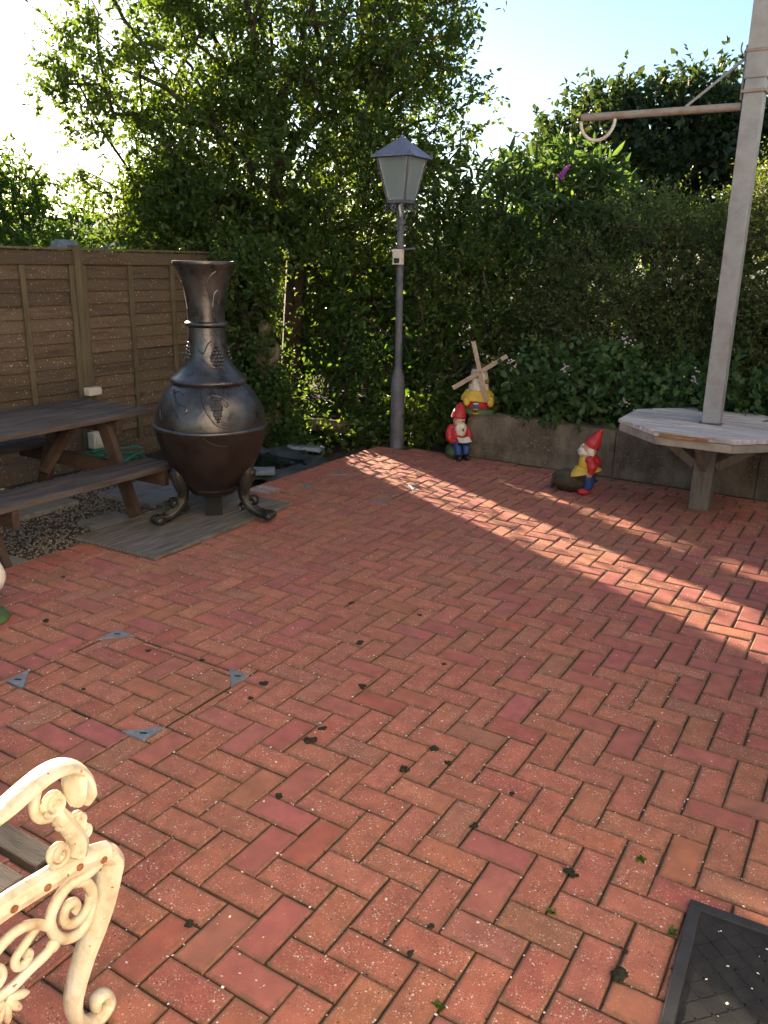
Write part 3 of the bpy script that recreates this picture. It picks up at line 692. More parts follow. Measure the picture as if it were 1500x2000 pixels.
for k in range(4):
    (ax, ay), (bx, by) = cs[k], cs[(k + 1) % 4]
    MB().tube([(ax * SB, ay * SB, ZB), (ax * ST, ay * ST, ZT)], .0095, 4).build('corner_bar', M['lamp'], lp)
    i0, i1 = .965, .965
    pane = [(ax * SB * i0, ay * SB * i0, ZB + .004), (bx * SB * i0, by * SB * i0, ZB + .004), (bx * ST * i1, by * ST * i1, ZT), (ax * ST * i1, ay * ST * i1, ZT)]
    nrm = Vector(((ax + bx) / 2, (ay + by) / 2, 0)).normalized() * -.004
    mb = MB(); mb.add([Vector(p) for p in pane] + [Vector(p) + nrm for p in pane], [(0, 1, 2, 3), (7, 6, 5, 4), (0, 4, 5, 1), (1, 5, 6, 2), (2, 6, 7, 3), (3, 7, 4, 0)])
    pn = mb.build('glass_pane', M['glass'], lp)
    q = Vector(((ax + bx) / 2, (ay + by) / 2, 0)).normalized() * .002
    e = .88
    P = [Vector((ax * ST * e + (bx * ST * (1 - e) * .5 if False else 0), ay * ST * e, ZT - .004)), Vector((ax * SB * .84, ay * SB * .84, ZB + .014)), Vector((bx * SB * .84, by * SB * .84, ZB + .014)), Vector((bx * ST * e, by * ST * e, ZT - .004))]
    def onface(p):     # push the bead out on to its glazed face
        f_ = (p.z - ZB) / (ZT - ZB); h = SB + (ST - SB) * f_
        d = Vector(((ax + bx) / 2, (ay + by) / 2, 0)).normalized(); return p + d * (h * .985 - p.dot(d)) + q
    MB().tube([onface(p) for p in P], .0026, 4).build('glazing_bead', M['putty'], pn)
MB().lathe([(.0, 2.12), (.02, 2.12), (.022, 2.16)], n=12).build('bulb_holder', M['ivory'], lp, True)
MB().ell((0, 0, 2.20), (.035, .035, .048)).build('bulb', M['putty'], lp, True)
SR = .186
mb = MB(); mb.add([(x * SR, y * SR, 2.408) for x, y in cs] + [(x * SR, y * SR, 2.418) for x, y in cs] + [(x * .012, y * .012, 2.567) for x, y in cs],
    [(3, 2, 1, 0), (0, 1, 5, 4), (1, 2, 6, 5), (2, 3, 7, 6), (3, 0, 4, 7), (4, 5, 9, 8), (5, 6, 10, 9), (6, 7, 11, 10), (7, 4, 8, 11), (8, 9, 10, 11)])
rf = mb.build('lantern_roof', M['lamp_roof'], lp)
MB().lathe([(.012, 2.56), (.014, 2.575), (.004, 2.59)], n=10).build('finial', M['lamp_roof'], rf, True)
for x, y in cs: MB().lathe([(.010, 2.415), (.008, 2.43), (.0015, 2.462)], (x * SR * .97, y * SR * .97, 0), 8).build('corner_spike', M['lamp'], rf)

# ---------------------------------------------------------------- octagonal table on the mast
ot = thing('octagonal_table', 'small octagonal slatted table built round the grey mast', 'table', (.07, 4.55, 0))
OZ, OR = .60, .565
def octo(r_):
    k = r_ * math.tan(R(22.5)); return [(-k, -r_), (k, -r_), (r_, -k), (r_, k), (k, r_), (-k, r_), (-r_, k), (-r_, -k)]
def clip_oct(y0, y1, r_, x_a=None, x_b=None):
    """the part of an octagon between two parallel cuts, as a polygon"""
    k = r_ * math.tan(R(22.5))
    def hw(y): y = abs(y); return r_ if y <= k else r_ - (y - k)
    ys = sorted({y0, y1, *[v_ for v_ in (-k, k) if y0 < v_ < y1]})
    return [(hw(y), y) for y in ys] + [(-hw(y), y) for y in reversed(ys)]
nP = 9; wd = 2 * OR / nP
for i in range(nP):
    y0, y1 = -OR + i * wd + .008, -OR + (i + 1) * wd - .008
    poly = clip_oct(y0, y1, OR)
    if abs((y0 + y1) / 2) < .07:      # the middle boards stop either side of the mast
        for s_ in (-1, 1):
            MB().prism([(s_ * .072, y0), (s_ * max(abs(p[0]) for p in poly), y0), (s_ * max(abs(p[0]) for p in poly), y1), (s_ * .072, y1)][::s_], OZ - .028, OZ + random.uniform(-.004, .003)).build('plank', M['grey_wood'], ot, bevel=.003, seg=1)
    else:
        MB().prism(poly, OZ - .028, OZ + random.uniform(-.004, .003)).build('plank', M['grey_wood'] if i else M['grey_wood'], ot, bevel=.003, seg=1)
oc = octo(OR - .012)
for k in range(8):
    a, b = Vector((*oc[k], 0)), Vector((*oc[(k + 1) % 8], 0)); d = b - a
    MB().box((0, 0, 0), (d.length - .004, .022, .052)).build('fascia', M['fascia'], ot, bevel=.003, seg=1, loc=((a + b) / 2 * 0.985) + Vector((0, 0, OZ - .057)), rot=(0, 0, math.atan2(d.y, d.x)))
o_ = MB().box((0, 0, 0), (.30, .018, .022)).build('split_edge', M['cut_wood'], ot, loc=(-.06, -OR + .003, OZ - .018), rot=(0, 0, 0))
o_.location.y -= .004
for sx, sy in ((1, 0), (-1, 0), (0, -1), (0, 1)):
    a = Vector((sx * .07, sy * .07, .30)); b = Vector((sx * .44, sy * .44, OZ - .045)); d = b - a
    MB().box((0, 0, 0), (.04, .06, d.length)).build('strut', M['post_wood'], ot, bevel=.003, seg=1, loc=(a + b) / 2, rot=d.to_track_quat('Z', 'Y').to_euler())
MB().box((0, 0, .205), (.132, .132, .43)).build('lower_post', M['post_wood'], ot, bevel=.006)
MB().box((0, 0, .475), (.150, .150, .15)).build('clamp_block', M['post_wood'], ot, bevel=.004)
ms = thing('mast', 'tall grey square mast with side arm standing through the octagonal table', 'mast', (.07, 4.55, OZ + .002)); ms.rotation_euler = (0, R(-.35), 0)
MB().box((0, 0, 1.4), (.115, .115, 2.8)).build('tube', M['steel_tube'], ms, bevel=.006)
MB().box((0, 0, 2.40), (.131, .131, .62)).build('sleeve', M['steel_tube'], ms, bevel=.004)
for z in (2.02, 2.24): MB().box((0, 0, z), (.142, .142, .018)).build('band', M['pipe'], ms, bevel=.002, seg=1)
MB().box((-.075, 0, 2.13), (.012, .05, .30)).build('bracket_plate', M['pipe'], ms, bevel=.002, seg=1)
MB().tube([(-.07, 0, 1.945), (-1.06, -.04, 1.945)], .024, 14).build('side_arm', M['pipe'], ms, True)
MB().tube([(-.075, 0, 2.215), (-.40, -.013, 1.965)], .0085, 8).build('stay_rod', M['steel_tube'], ms, True)
MB().tube([(-.085 - .03 * t * math.cos(t * 7), 0, 2.24 + .045 * t * math.sin(t * 7) + .03 * t) for t in np.linspace(0, 1, 16)], .005, 6).build('curl', M['pipe'], ms, True)
MB().tube([(-.95 + .115 * math.cos(t), -.036, 1.925 + .125 * math.sin(t)) for t in np.linspace(math.pi, 2 * math.pi, 20)], .0115, 10).build('hook_loop', M['ivory'], ms, True)

# ---------------------------------------------------------------- cream cast iron bench
bn = thing('garden_bench', 'cream cast iron garden bench with timber slats', 'bench', (-.2, -.45, 0))
def P3(pts, x=0.): return [(x, y + .45, z) for y, z in pts]
def iron(path, rad, name, parent, fl=None, k=5): return MB().tube(smooth_path(P3(path), k), rad, 10, flat=fl).build(name, M['cream'], parent, True)
def end_frame(xo):
    e = MB().tube(smooth_path(P3([(-.364, .408), (-.43, .431), (-.517, .440), (-.60, .446), (-.72, .440), (-.84, .425)]), 5), [.024] * 26, 8, flat=((1, 0, 0), .95)).build('end_frame', M['cream'], bn, True)
    legP = smooth_path(P3([(-.362, .408), (-.350, .385), (-.357, .36), (-.376, .305), (-.403, .253), (-.433, .208), (-.462, .152), (-.476, .108), (-.472, .063), (-.446, .026), (-.413, .018), (-.392, .034), (-.400, .062), (-.421, .064), (-.424, .044)]), 5)
    MB().tube(legP, list(np.interp(np.linspace(0, 1, len(legP)), [0, .12, .3, .6, .8, 1], [.020, .024, .020, .015, .014, .010])), 10, flat=((1, 0, 0), 1.5)).build('front_leg', M['cream'], e, True)
    MB().tube(smooth_path(P3([(-.84, .425), (-.87, .30), (-.90, .16), (-.945, .04), (-.96, .016)]), 5), .018, 10, flat=((1, 0, 0), 1.5)).build('back_leg', M['cream'], e, True)
    MB().tube(smooth_path(P3([(-.84, .43), (-.86, .58), (-.90, .72), (-.94, .82)]), 5), .018, 10, flat=((1, 0, 0), 1.4)).build('back_upright', M['cream'], e, True)
    armP = smooth_path(P3([(-.87, .63), (-.76, .632), (-.66, .634), (-.576, .641), (-.531, .652), (-.485, .662), (-.448, .660), (-.420, .646), (-.402, .616), (-.397, .580), (-.407, .556)]), 5)
    MB().tube(armP, list(np.interp(np.linspace(0, 1, len(armP)), [0, .55, .75, .9, 1], [.012, .013, .014, .015, .009])), 12, flat=((1, 0, 0), 2.3)).build('arm_rest', M['cream'], e, True)
    MB().ell((0, .033, .605), (.036, .016, .048), Euler((R(-10), 0, 0)), 14, lumps=.05).build('arm_shell', M['cream'], e, True)
    stem = smooth_path(P3([(-.471, .598), (-.457, .554), (-.434, .508), (-.425, .477), (-.433, .452)]), 5)
    MB().tube(stem, list(np.interp(np.linspace(0, 1, len(stem)), [0, .4, 1], [.013, .019, .021])), 10, flat=((1, 0, 0), 1.2)).build('arm_stem', M['cream'], e, True)
    iron([(-.500, .640), (-.510, .604), (-.501, .578), (-.478, .566)], .010, 'arm_hook', e)
    for c_, r_ in (((-.472, .596), .026), ((-.457, .551), .020), ((-.474, .481), .025), ((-.422, .530), .016), ((-.413, .497), .017), ((-.442, .520), .015)):
        MB().tube(spiral((c_[0] + .45, c_[1]), r_ * .92, r_ * .15, R(200), 1.6, 26, x=.011), .0052, 6).build('scroll_boss', M['cream'], e, True)
        MB().ell((0, c_[0] + .45, c_[1]), (.012, r_ * .95, r_ * .95), n=14).build('scroll_boss', M['cream'], e, True)
    iron([(-.380, .392), (-.420, .386), (-.455, .392), (-.485, .376), (-.505, .345), (-.498, .303), (-.472, .272), (-.438, .266), (-.413, .294), (-.404, .334), (-.418, .372), (-.440, .386)], .0115, 'side_scroll', e)
    iron([(-.409, .334), (-.416, .312), (-.436, .296), (-.462, .300), (-.476, .322), (-.468, .345), (-.450, .346), (-.444, .330), (-.455, .322)], .0105, 'side_scroll', e)
    iron([(-.505, .328), (-.534, .358), (-.565, .374), (-.600, .372), (-.640, .350), (-.655, .315)], .0105, 'side_scroll', e)
    iron([(-.500, .290), (-.521, .276), (-.562, .270), (-.600, .262), (-.66, .27), (-.72, .31), (-.78, .40)], .0105, 'side_scroll', e)
    iron([(-.535, .350), (-.56, .335), (-.585, .318), (-.585, .298), (-.568, .292), (-.556, .305), (-.566, .316)], .009, 'side_scroll', e)
    iron([(-.655, .315), (-.64, .29), (-.615, .30), (-.618, .325), (-.635, .325)], .009, 'side_scroll', e)
    iron([(-.78, .42), (-.74, .38), (-.69, .37), (-.66, .345)], .010, 'side_scroll', e)
    iron([(-.455, .412), (-.435, .409), (-.405, .402)], .008, 'side_scroll', e)
    mb = MB()
    for i in range(5):
        a = R(-150 + 30 * i); mb.ell((0, -.616 + .45 + .03 * math.cos(a), .252 + .035 * math.sin(a)), (.010, .028, .0095), Euler((a, 0, 0)), 10)
    mb.build('shell_boss', M['cream'], e, True)
    MB().ell((0, -.505 + .45, .283), (.012, .016, .016), n=10).build('scroll_boss', M['cream'], e, True)
    for y, z in ((-.385, .413), (-.442, .436), (-.516, .442), (-.587, .447)):
        MB().ell((.0235, y + .45, z), (.004, .0085, .0072), n=8).build('bolt', M['rust'], e, True)
    e.location.x = xo; return e
end_frame(0); end_frame(-1.16)
for i, y in enumerate((-.478, -.556, -.634, -.712, -.79)): MB().box((-.58, y + .45, .448 - .003 * i), (1.11, .054, .020)).build('seat_slat', M['slat'], bn, bevel=.004)
for i in range(3): MB().box((-.58, -.85 - .028 * i + .45, .53 + .11 * i), (1.19, .020, .072), Euler((R(14), 0, 0))).build('back_slat', M['slat'], bn, bevel=.004)

# ---------------------------------------------------------------- rubber mat
mt_ = thing('rubber_mat', 'black rubber door mat with raised rim on the brick patio', 'door mat', (.818, .648, .004), R(3))
mw, ml, rm = .62, .92, .030
MB().box((mw / 2, -ml / 2, .0035), (mw - .01, ml - .01, .005)).build('mat_base', M['rubber'], mt_)
for c_, d_ in (((mw / 2, -rm / 2, .006), (mw, rm, .012)), ((mw / 2, -ml + rm / 2, .006), (mw, rm, .012)), ((rm / 2, -ml / 2, .006), (rm, ml - 2 * rm - .002, .012)), ((mw - rm / 2, -ml / 2, .006), (rm, ml - 2 * rm - .002, .012))):
    MB().box(c_, d_).build('mat_rim', M['rubber_rim'], mt_, bevel=.003, seg=2)
for s_ in (-1, 1):
    i = 0; t = -ml
    while t < mw + ml:
        # diagonal ridge clipped to the inside of the rim
        x0, x1, y0, y1 = rm + .006, mw - rm - .006, -ml + rm + .006, -rm - .006
        pts = []
        for xx in np.linspace(x0, x1, 80):
            yy = (xx - t) * s_ - (ml if s_ > 0 else 0)
            if y0 <= yy <= y1: pts.append((xx, yy))
        if len(pts) > 3:
            a, b = pts[0], pts[-1]; d = Vector((b[0] - a[0], b[1] - a[1], 0))
            MB().box(((a[0] + b[0]) / 2, (a[1] + b[1]) / 2, .0064), (d.length, .0045, .0012), Euler((0, 0, math.atan2(d.y, d.x)))).build('tread_ridge', M['rubber'], mt_)
        t += .062

# ---------------------------------------------------------------- garden ornaments
def facing(x, y): return math.atan2(CAM[1] - y, CAM[0] - x)
# reading gnome, local +x is its front
g = thing('garden_gnome', 'garden gnome in red jacket reading an open book against the wall', 'gnome', (-2.0, 4.90, 0), facing(-2.0, 4.90) + R(26))
MB().ell((-.02, 0, .055), (.105, .092, .07), n=16, lumps=.05).build('mossy_seat', M['green'], g, True)
MB().ell((.0, 0, .20), (.080, .092, .11), n=16).build('jacket', M['red'], g, True)
for s_ in (-1, 1):
    MB().tube(smooth_path([(-.005, s_ * .066, .265), (.012, s_ * .088, .215), (.04, s_ * .084, .170), (.085, s_ * .05, .165)], 4), [.028] * 4 + [.031] * 4 + [.026] * 4 + [.022], 10).build('arm', M['red'], g, True)
    MB().ell((-.004, s_ * .062, .262), (.034, .034, .032), n=12).build('shoulder', M['red'], g, True)
    MB().ell((.098, s_ * .042, .165), (.020, .016, .016), n=10).build('hand', M['skin'], g, True)
    MB().tube(smooth_path([(.03, s_ * .035, .13), (.085, s_ * .038, .12), (.105, s_ * .036, .05)], 4), [.038] * 5 + [.034] * 3 + [.03], 10).build('trouser_leg', M['blue'], g, True)
    MB().ell((.120, s_ * .038, .026), (.045, .027, .026), n=12).build('boot', M['navy'], g, True)
hd = MB().ell((.012, 0, .318), (.050, .050, .052), n=16).build('head', M['skin'], g, True)
MB().ell((.064, 0, .312), (.014, .012, .011), n=10).build('nose', M['skin'], hd, True)
MB().ell((.052, 0, .252), (.036, .052, .070), n=16, lumps=.06).build('beard', M['gnome_white'], hd, True)
for s_ in (-1, 1):
    MB().ell((.05, s_ * .02, .333), (.014, .017, .0075), Euler((R(s_ * 12), 0, 0)), 8).build('eyebrow', M['gnome_white'], hd, True)
    MB().ell((.056, s_ * .018, .3215), (.006, .0065, .0045), n=8).build('eye', M['navy'], hd, True)
MB().lathe([(.057, 0), (.064, .008), (.064, .03), (.052, .07), (.035, .105), (.018, .132), (.004, .142)], (0, 0, .337), 18, Euler((R(-10), R(-8), 0))).build('hat', M['red'], hd, True)
MB().tube([(.07, .004, .287), (.085, .006, .265), (.088, .006, .248)], [.004, .006, .010], 8).build('pipe', M['brown'], hd, True)
bk = MB().box((.125, .028, .178), (.062, .058, .010), Euler((R(14), R(28), 0))).box((.125, -.028, .178), (.062, .058, .010), Euler((R(-14), R(28), 0))).build('book', M['gnome_white'], g)
MB().box((.123, 0, .169), (.068, .118, .004), Euler((0, R(28), 0))).build('book_cover', M['navy'], bk)

# kneeling gnome pushing a log, local +x is its front (faces left in the garden)
g = thing('garden_gnome', 'garden gnome in yellow tunic leaning back over a dark log', 'gnome', (-.70, 4.44, 0), R(188))
MB().ell((.14, 0, .085), (.135, .072, .082), Euler((0, R(-4), 0)), 18, lumps=.05).build('log', M['bark'], g, True)
MB().lathe([(.060, 0), (.064, .012), (.050, .016)], (.245, 0, .072), 14, Euler((0, R(82), 0))).build('log_end', M['bark'], g, True)
MB().ell((.05, 0, .128), (.11, .062, .055), Euler((0, R(22), 0)), 16, lumps=.03).build('dark_breeches', M['bark'], g, True)
for s_ in (-1, 1):
    MB().tube([(.0, s_ * .045, .15), (-.015, s_ * .05, .09), (.0, s_ * .05, .045)], [.036, .032, .027], 10).build('trouser_leg', M['blue'], g, True)
    MB().ell((.022, s_ * .055, .024), (.048, .030, .025), n=12).build('boot', M['red'], g, True)
    MB().tube(smooth_path([(-.005, s_ * .062, .265), (-.03, s_ * .08, .225), (-.022, s_ * .082, .175)], 4), [.030] * 3 + [.036] * 3 + [.026] * 3, 10).build('arm', M['red'], g, True)
    MB().ell((-.005, s_ * .060, .264), (.034, .034, .032), n=12).build('shoulder', M['red'], g, True)
    MB().ell((-.012, s_ * .080, .155), (.022, .016, .018), n=10).build('hand', M['skin'], g, True)
MB().ell((.025, 0, .228), (.060, .064, .072), n=16).build('tunic', M['yellow'], g, True)
MB().lathe([(.125, -.008), (.122, .0), (.075, .035), (.055, .055)], (.035, 0, .160), 20, Euler((0, R(16), 0)), sy=.72).build('tunic_skirt', M['yellow'], g, True)
hd = MB().ell((.02, 0, .335), (.050, .050, .050), n=16).build('head', M['skin'], g, True)
MB().ell((.070, 0, .347), (.014, .012, .012), n=10).build('nose', M['skin'], hd, True)
MB().ell((.045, 0, .308), (.055, .052, .042), Euler((0, R(-18), 0)), 16, lumps=.07).build('beard', M['gnome_white'], hd, True)
for s_ in (-1, 1):
    MB().ell((.058, s_ * .020, .362), (.010, .016, .007), n=8).build('eyebrow', M['gnome_white'], hd, True)
    MB().ell((-.005, s_ * .045, .315), (.028, .014, .036), n=10, lumps=.05).build('side_hair', M['gnome_white'], hd, True)
MB().lathe([(.055, -.01), (.058, 0), (.052, .03), (.034, .075), (.018, .112), (.012, .130), (.010, .138)], (-.003, 0, .362), 18, Euler((0, R(-26), 0))).build('hat', M['red'], hd, True)
# third ornament, just reaching in at the edge of the patio
g = thing('garden_gnome', 'cream and brown gnome standing on a round green base at the patio edge', 'gnome', (-2.285, .69, 0), facing(-2.3, .65) - R(20))
MB().lathe([(.108, 0), (.112, .012), (.100, .035), (.07, .045)], n=20).build('green_base', M['green'], g, True)
for s_ in (-1, 1):
    MB().ell((.05, s_ * .045, .052), (.05, .03, .025), n=12).build('boot', M['gnome_white'], g, True)
    MB().tube([(.01, s_ * .04, .06), (.005, s_ * .042, .15)], [.032, .038], 10).build('trouser_leg', M['navy'], g, True)
    MB().tube(smooth_path([(0, s_ * .07, .27), (.02, s_ * .095, .22), (.06, s_ * .08, .18)], 4), [.03] * 8 + [.022], 10).build('arm', M['gnome_white'], g, True)
    MB().ell((.072, s_ * .074, .172), (.02, .016, .016), n=10).build('hand', M['skin'], g, True)
MB().ell((0, 0, .215), (.075, .082, .10), n=16).build('jacket', M['brown'], g, True)
hd = MB().ell((.012, 0, .335), (.050, .050, .052), n=16).build('head', M['skin'], g, True)
MB().ell((.064, 0, .33), (.014, .012, .011), n=10).build('nose', M['skin'], hd, True)
MB().ell((.045, 0, .28), (.034, .045, .055), n=16, lumps=.06).build('beard', M['gnome_white'], hd, True)
MB().lathe([(.057, .352), (.060, .362), (.042, .43), (.020, .48), (.002, .51)], n=18).build('hat', M['green'], hd, True)

# toy windmill on the wall
wm = thing('windmill_ornament', 'white toy windmill with bare wooden sails on yellow and red base', 'windmill', (-1.93, 5.12, .372), facing(-1.93, 5.12) + R(2))
MB().lathe([(.17, 0), (.165, .03), (.12, .05)], n=18, sx=.7).build('green_mound', M['green'], wm, True)
MB().lathe([(.118, .03), (.128, .07), (.122, .10), (.100, .115)], n=14, sx=.8).build('red_lower_wall', M['red'], wm, True)
MB().lathe([(.128, .098), (.152, .108), (.150, .135), (.115, .188), (.090, .205)], n=10, sx=.8).build('yellow_roof', M['yellow'], wm)
for a in (-.9, 0.95): MB().ell((.105, .11 * a, .105), (.022, .03, .045), n=10).build('yellow_drape', M['yellow'], wm, True)
dr = MB().box((.108, -.02, .075), (.02, .055, .05)).build('blue_door', M['blue'], wm, bevel=.004)
MB().box((.120, -.02, .090), (.006, .04, .014)).build('door_panel', M['putty'], dr)
for i in range(3): MB().box((.128, -.02, .045 - .018 * i), (.025, .040, .008)).build('step', M['yellow'] if i % 2 == 0 else M['brown'], wm)
tw = MB().lathe([(.090, .195), (.086, .23), (.072, .33), (.066, .372), (.05, .378)], n=12).build('white_tower', M['gnome_white'], wm)
MB().lathe([(.070, .374), (.055, .395), (.02, .415)], n=12).build('tower_cap', M['brown'], tw)
for a, z in ((-.12, .315), (.95, .27), (-1.15, .265)):
    rr = .079 - (z - .3) * .14
    fr = MB().box((rr * math.cos(a), rr * math.sin(a), z), (.008, .046, .034), Euler((0, R(-8), a))).build('window', M['brown'], tw)
    for sy, sz in ((-1, -1), (1, -1), (-1, 1), (1, 1)):
        q = Vector((.0045, sy * .0095, sz * .0066)); q.rotate(Euler((0, R(-8), a)))
        MB().box(Vector((rr * math.cos(a), rr * math.sin(a), z)) + q, (.004, .015, .0095), Euler((0, R(-8), a))).build('window_pane', M['yellow'], fr)
hub = (.105, 0, .355)
MB().tube([(.05, 0, .355), (.12, 0, .355)], .008, 8).build('axle', M['brown'], wm, True)
sl = .265
for j, an in enumerate((R(105), R(33))):
    MB().box((hub[0] + .009 * (j == 0), 0, hub[2]), (.009, .036, 2 * sl - .01), Euler((an - R(90), 0, 0))).build('sail', M['sail'], wm)

# stone statue, log, pond
st = thing('stone_statue', 'weathered stone statue of a robed figure among ivy', 'statue', (-3.93, 4.72, -.06), facing(-3.93, 4.72) - R(30))
MB().box((0, 0, .20), (.34, .34, .42)).build('plinth', M['stone'], st, bevel=.03)
MB().lathe([(.15, .40), (.155, .48), (.135, .60), (.115, .74), (.125, .86), (.105, .93), (.05, .965)], n=18, sx=.8).build('robed_body', M['stone'], st, True)
MB().ell((0, 0, 1.04), (.062, .055, .078), n=14).build('head', M['stone'], st, True)
MB().ell((-.015, 0, 1.06), (.066, .063, .075), n=14).build('hood', M['stone'], st, True)
for s_ in (-1, 1): MB().tube(smooth_path([(0, s_ * .11, .90), (.04, s_ * .135, .80), (.09, s_ * .06, .74)], 4), .034, 10).build('arm', M['stone'], st, True)
for s_ in (-1, 1): MB().ell((.12, s_ * .06, .45), (.07, .045, .05), n=10).build('foot', M['stone'], st, True)
lgm = MB().tube([(-.26, 0, 0), (-.1, .01, .005), (.12, -.005, 0), (.27, .01, .01)], [.062, .058, .06, .052], 12)
tag(lgm.build('fallen_log', M['log'], None, True, loc=(-3.30, 4.98, .10), rot=(0, R(3), R(28))), 'rotting brown log lying under the shrubs beside the lamp post', 'log')
pd = [(-3.62 + .62 * math.cos(t) * (1 + .12 * math.sin(3 * t)), 3.95 + .42 * math.sin(t)) for t in np.linspace(0, 2 * math.pi, 40)[:-1]]
sheet('pond', [(x, y, -.075) for x, y in pd], M['water'], 'small dark garden pond beside the patio')
n_ = 64; Vp = []; Fp = []
for j, (rr, zz) in enumerate(((.93, -.09), (1.0, -.045), (1.10, -.02), (1.22, -.055), (1.34, -.085))):
    for k in range(n_):
        t = 2 * math.pi * k / n_; q = rr * (1 + .12 * math.sin(3 * t)); wv = .018 * math.sin(9 * t + j) + .014 * math.sin(17 * t + 2 * j)
        Vp.append((-3.62 + .62 * math.cos(t) * q + wv, 3.95 + .42 * math.sin(t) * q + wv, zz + wv * .8))
for j in range(4):
    for k in range(n_): Fp.append((j * n_ + k, j * n_ + (k + 1) % n_, (j + 1) * n_ + (k + 1) % n_, (j + 1) * n_ + k))
tag(obj('pond_liner', np_mesh('pond_liner', np.array(Vp), np.array(Fp), M['liner'], smooth=True)), 'crumpled dark pond liner round the small pond', 'pond liner')
for (x, y, sx, sy, rz, lab) in ((-3.10, 3.62, .22, .12, 35, 'pale blue grey slate slab beside the pond near the chiminea'), (-3.32, 4.52, .30, .16, 20, 'flat dark slate slab at the far rim of the pond'), (-4.0, 4.42, .28, .2, -30, 'rough slate slab at the pond rim under the statue')):
    mb = MB().box((0, 0, 0), (sx, sy, .04)); me = mb.mesh('edging_slab', M['slate'], bevel=.008)
    for v_ in me.vertices: v_.co += Vector((random.gauss(0, .006), random.gauss(0, .006), random.gauss(0, .003)))
    tag(obj('edging_slab', me, None, (x, y, -.02), (R(random.uniform(-5, 5)), R(random.uniform(-5, 5)), R(rz))), lab, 'slab')
# roofed bird feeder and blue sheet beyond the fence
bf = thing('bird_table', 'small roofed bird table peeping over the fence', 'bird table', (-5.6, 3.92, -.2))
bf.scale = (.62, .62, 1.0)
MB().box((0, 0, .85), (.05, .05, 1.7)).build('pole', M['fence_post'], bf); MB().box((0, 0, 1.76), (.30, .36, .03)).build('tray', M['slate'], bf)
mb = MB(); mb.add([(-.17, -.2, 1.84), (.17, -.2, 1.84), (.17, .2, 1.84), (-.17, .2, 1.84), (0, -.17, 1.93), (0, .17, 1.93)], [(0, 1, 4), (1, 2, 5, 4), (2, 3, 5), (3, 0, 4, 5), (3, 2, 1, 0)]); mb.build('roof', M['slate'], bf)
for sx in (-1, 1):
    for sy in (-1, 1): MB().box((sx * .12, sy * .15, 1.81), (.018, .018, .08)).build('corner_post', M['slate'], bf)
mb = MB(); nn = 16; vv = [(.9 * (i / nn - .5) + random.gauss(0, .01), .5 * (j / 6 - .5), .04 * math.sin(i * 1.1) + .03 * math.cos(j * 2.) + 1.66 + .1 * math.cos((j - 3) / 3 * 1.4)) for j in range(7) for i in range(nn + 1)]
mb.add(vv, [(j * (nn + 1) + i, j * (nn + 1) + i + 1, (j + 1) * (nn + 1) + i + 1, (j + 1) * (nn + 1) + i) for j in range(6) for i in range(nn)])
cs_ = thing('covered_stack', 'blue tarpaulin over a stack just beyond the fence', 'tarpaulin', (-5.25, 3.25, -.2), R(100))
mb.build('tarpaulin', M['blue_tarp'], cs_, True); MB().box((0, 0, .85), (.8, .42, 1.68)).build('stack', M['log'], cs_)

# ---------------------------------------------------------------- vegetation
NS = np.array([-math.sin(SUN_AZ), math.cos(SUN_AZ)]) * -1       # across the sunlight; grows towards the back wall
def lit_lane(P, z):
    """gaps in the planting through which low sun reaches the bricks"""
    n_ = P[:, 0] * NS[0] + P[:, 1] * NS[1]
    t_ = -P[:, 0] * NS[1] + P[:, 1] * NS[0]; ray = (z < (t_ - .2) * .268 + .08) & (z > (t_ - 5.0) * .268 - .05) & (P[:, 1] < 8)
    m1 = (n_ > 2.34) & (n_ < 2.90) & ray
    m2 = (n_ > 3.13) & (n_ < 3.34) & ray
    return m1 | m2
def unit(a): return a / np.maximum(np.linalg.norm(a, axis=-1, keepdims=True), 1e-9)
def leaf_mesh(name, P, D, L, W, mat, fold=.18, curl=.15, simple=False, upbias=.7, rnd=None):
    n_ = len(P); D = unit(D)
    Nn = rng.normal(size=(n_, 3)); Nn[:, 2] += upbias * 2; Nn = unit(Nn - (Nn * D).sum(1, keepdims=True) * D); Sd = np.cross(D, Nn)
    L = L[:, None]; W = W[:, None]
    if simple:
        V = np.stack([P, P + D * L * .45 + Sd * W * .5 + Nn * W * fold, P + D * L - Nn * L * curl, P + D * L * .45 - Sd * W * .5 + Nn * W * fold], 1)
        F = np.array([(0, 1, 2), (0, 2, 3)]); nv = 4
    else:
        V = np.stack([P, P + D * L * .28 + Sd * W * .45 + Nn * W * fold, P + D * L * .66 + Sd * W * .40 + Nn * (W * fold - L * curl * .4), P + D * L - Nn * L * curl, P + D * L * .66 - Sd * W * .40 + Nn * (W * fold - L * curl * .4), P + D * L * .28 - Sd * W * .45 + Nn * W * fold], 1)
        F = np.array([(0, 1, 2, 3), (0, 3, 4, 5)]); nv = 6
    FF = (F[None] + nv * np.arange(n_)[:, None, None]).reshape(-1, F.shape[1])
    r_ = rng.beta(2, 2.6, n_) if rnd is None else rnd
    return np_mesh(name, V.reshape(-1, 3), FF, mat, np.repeat(r_, 2))
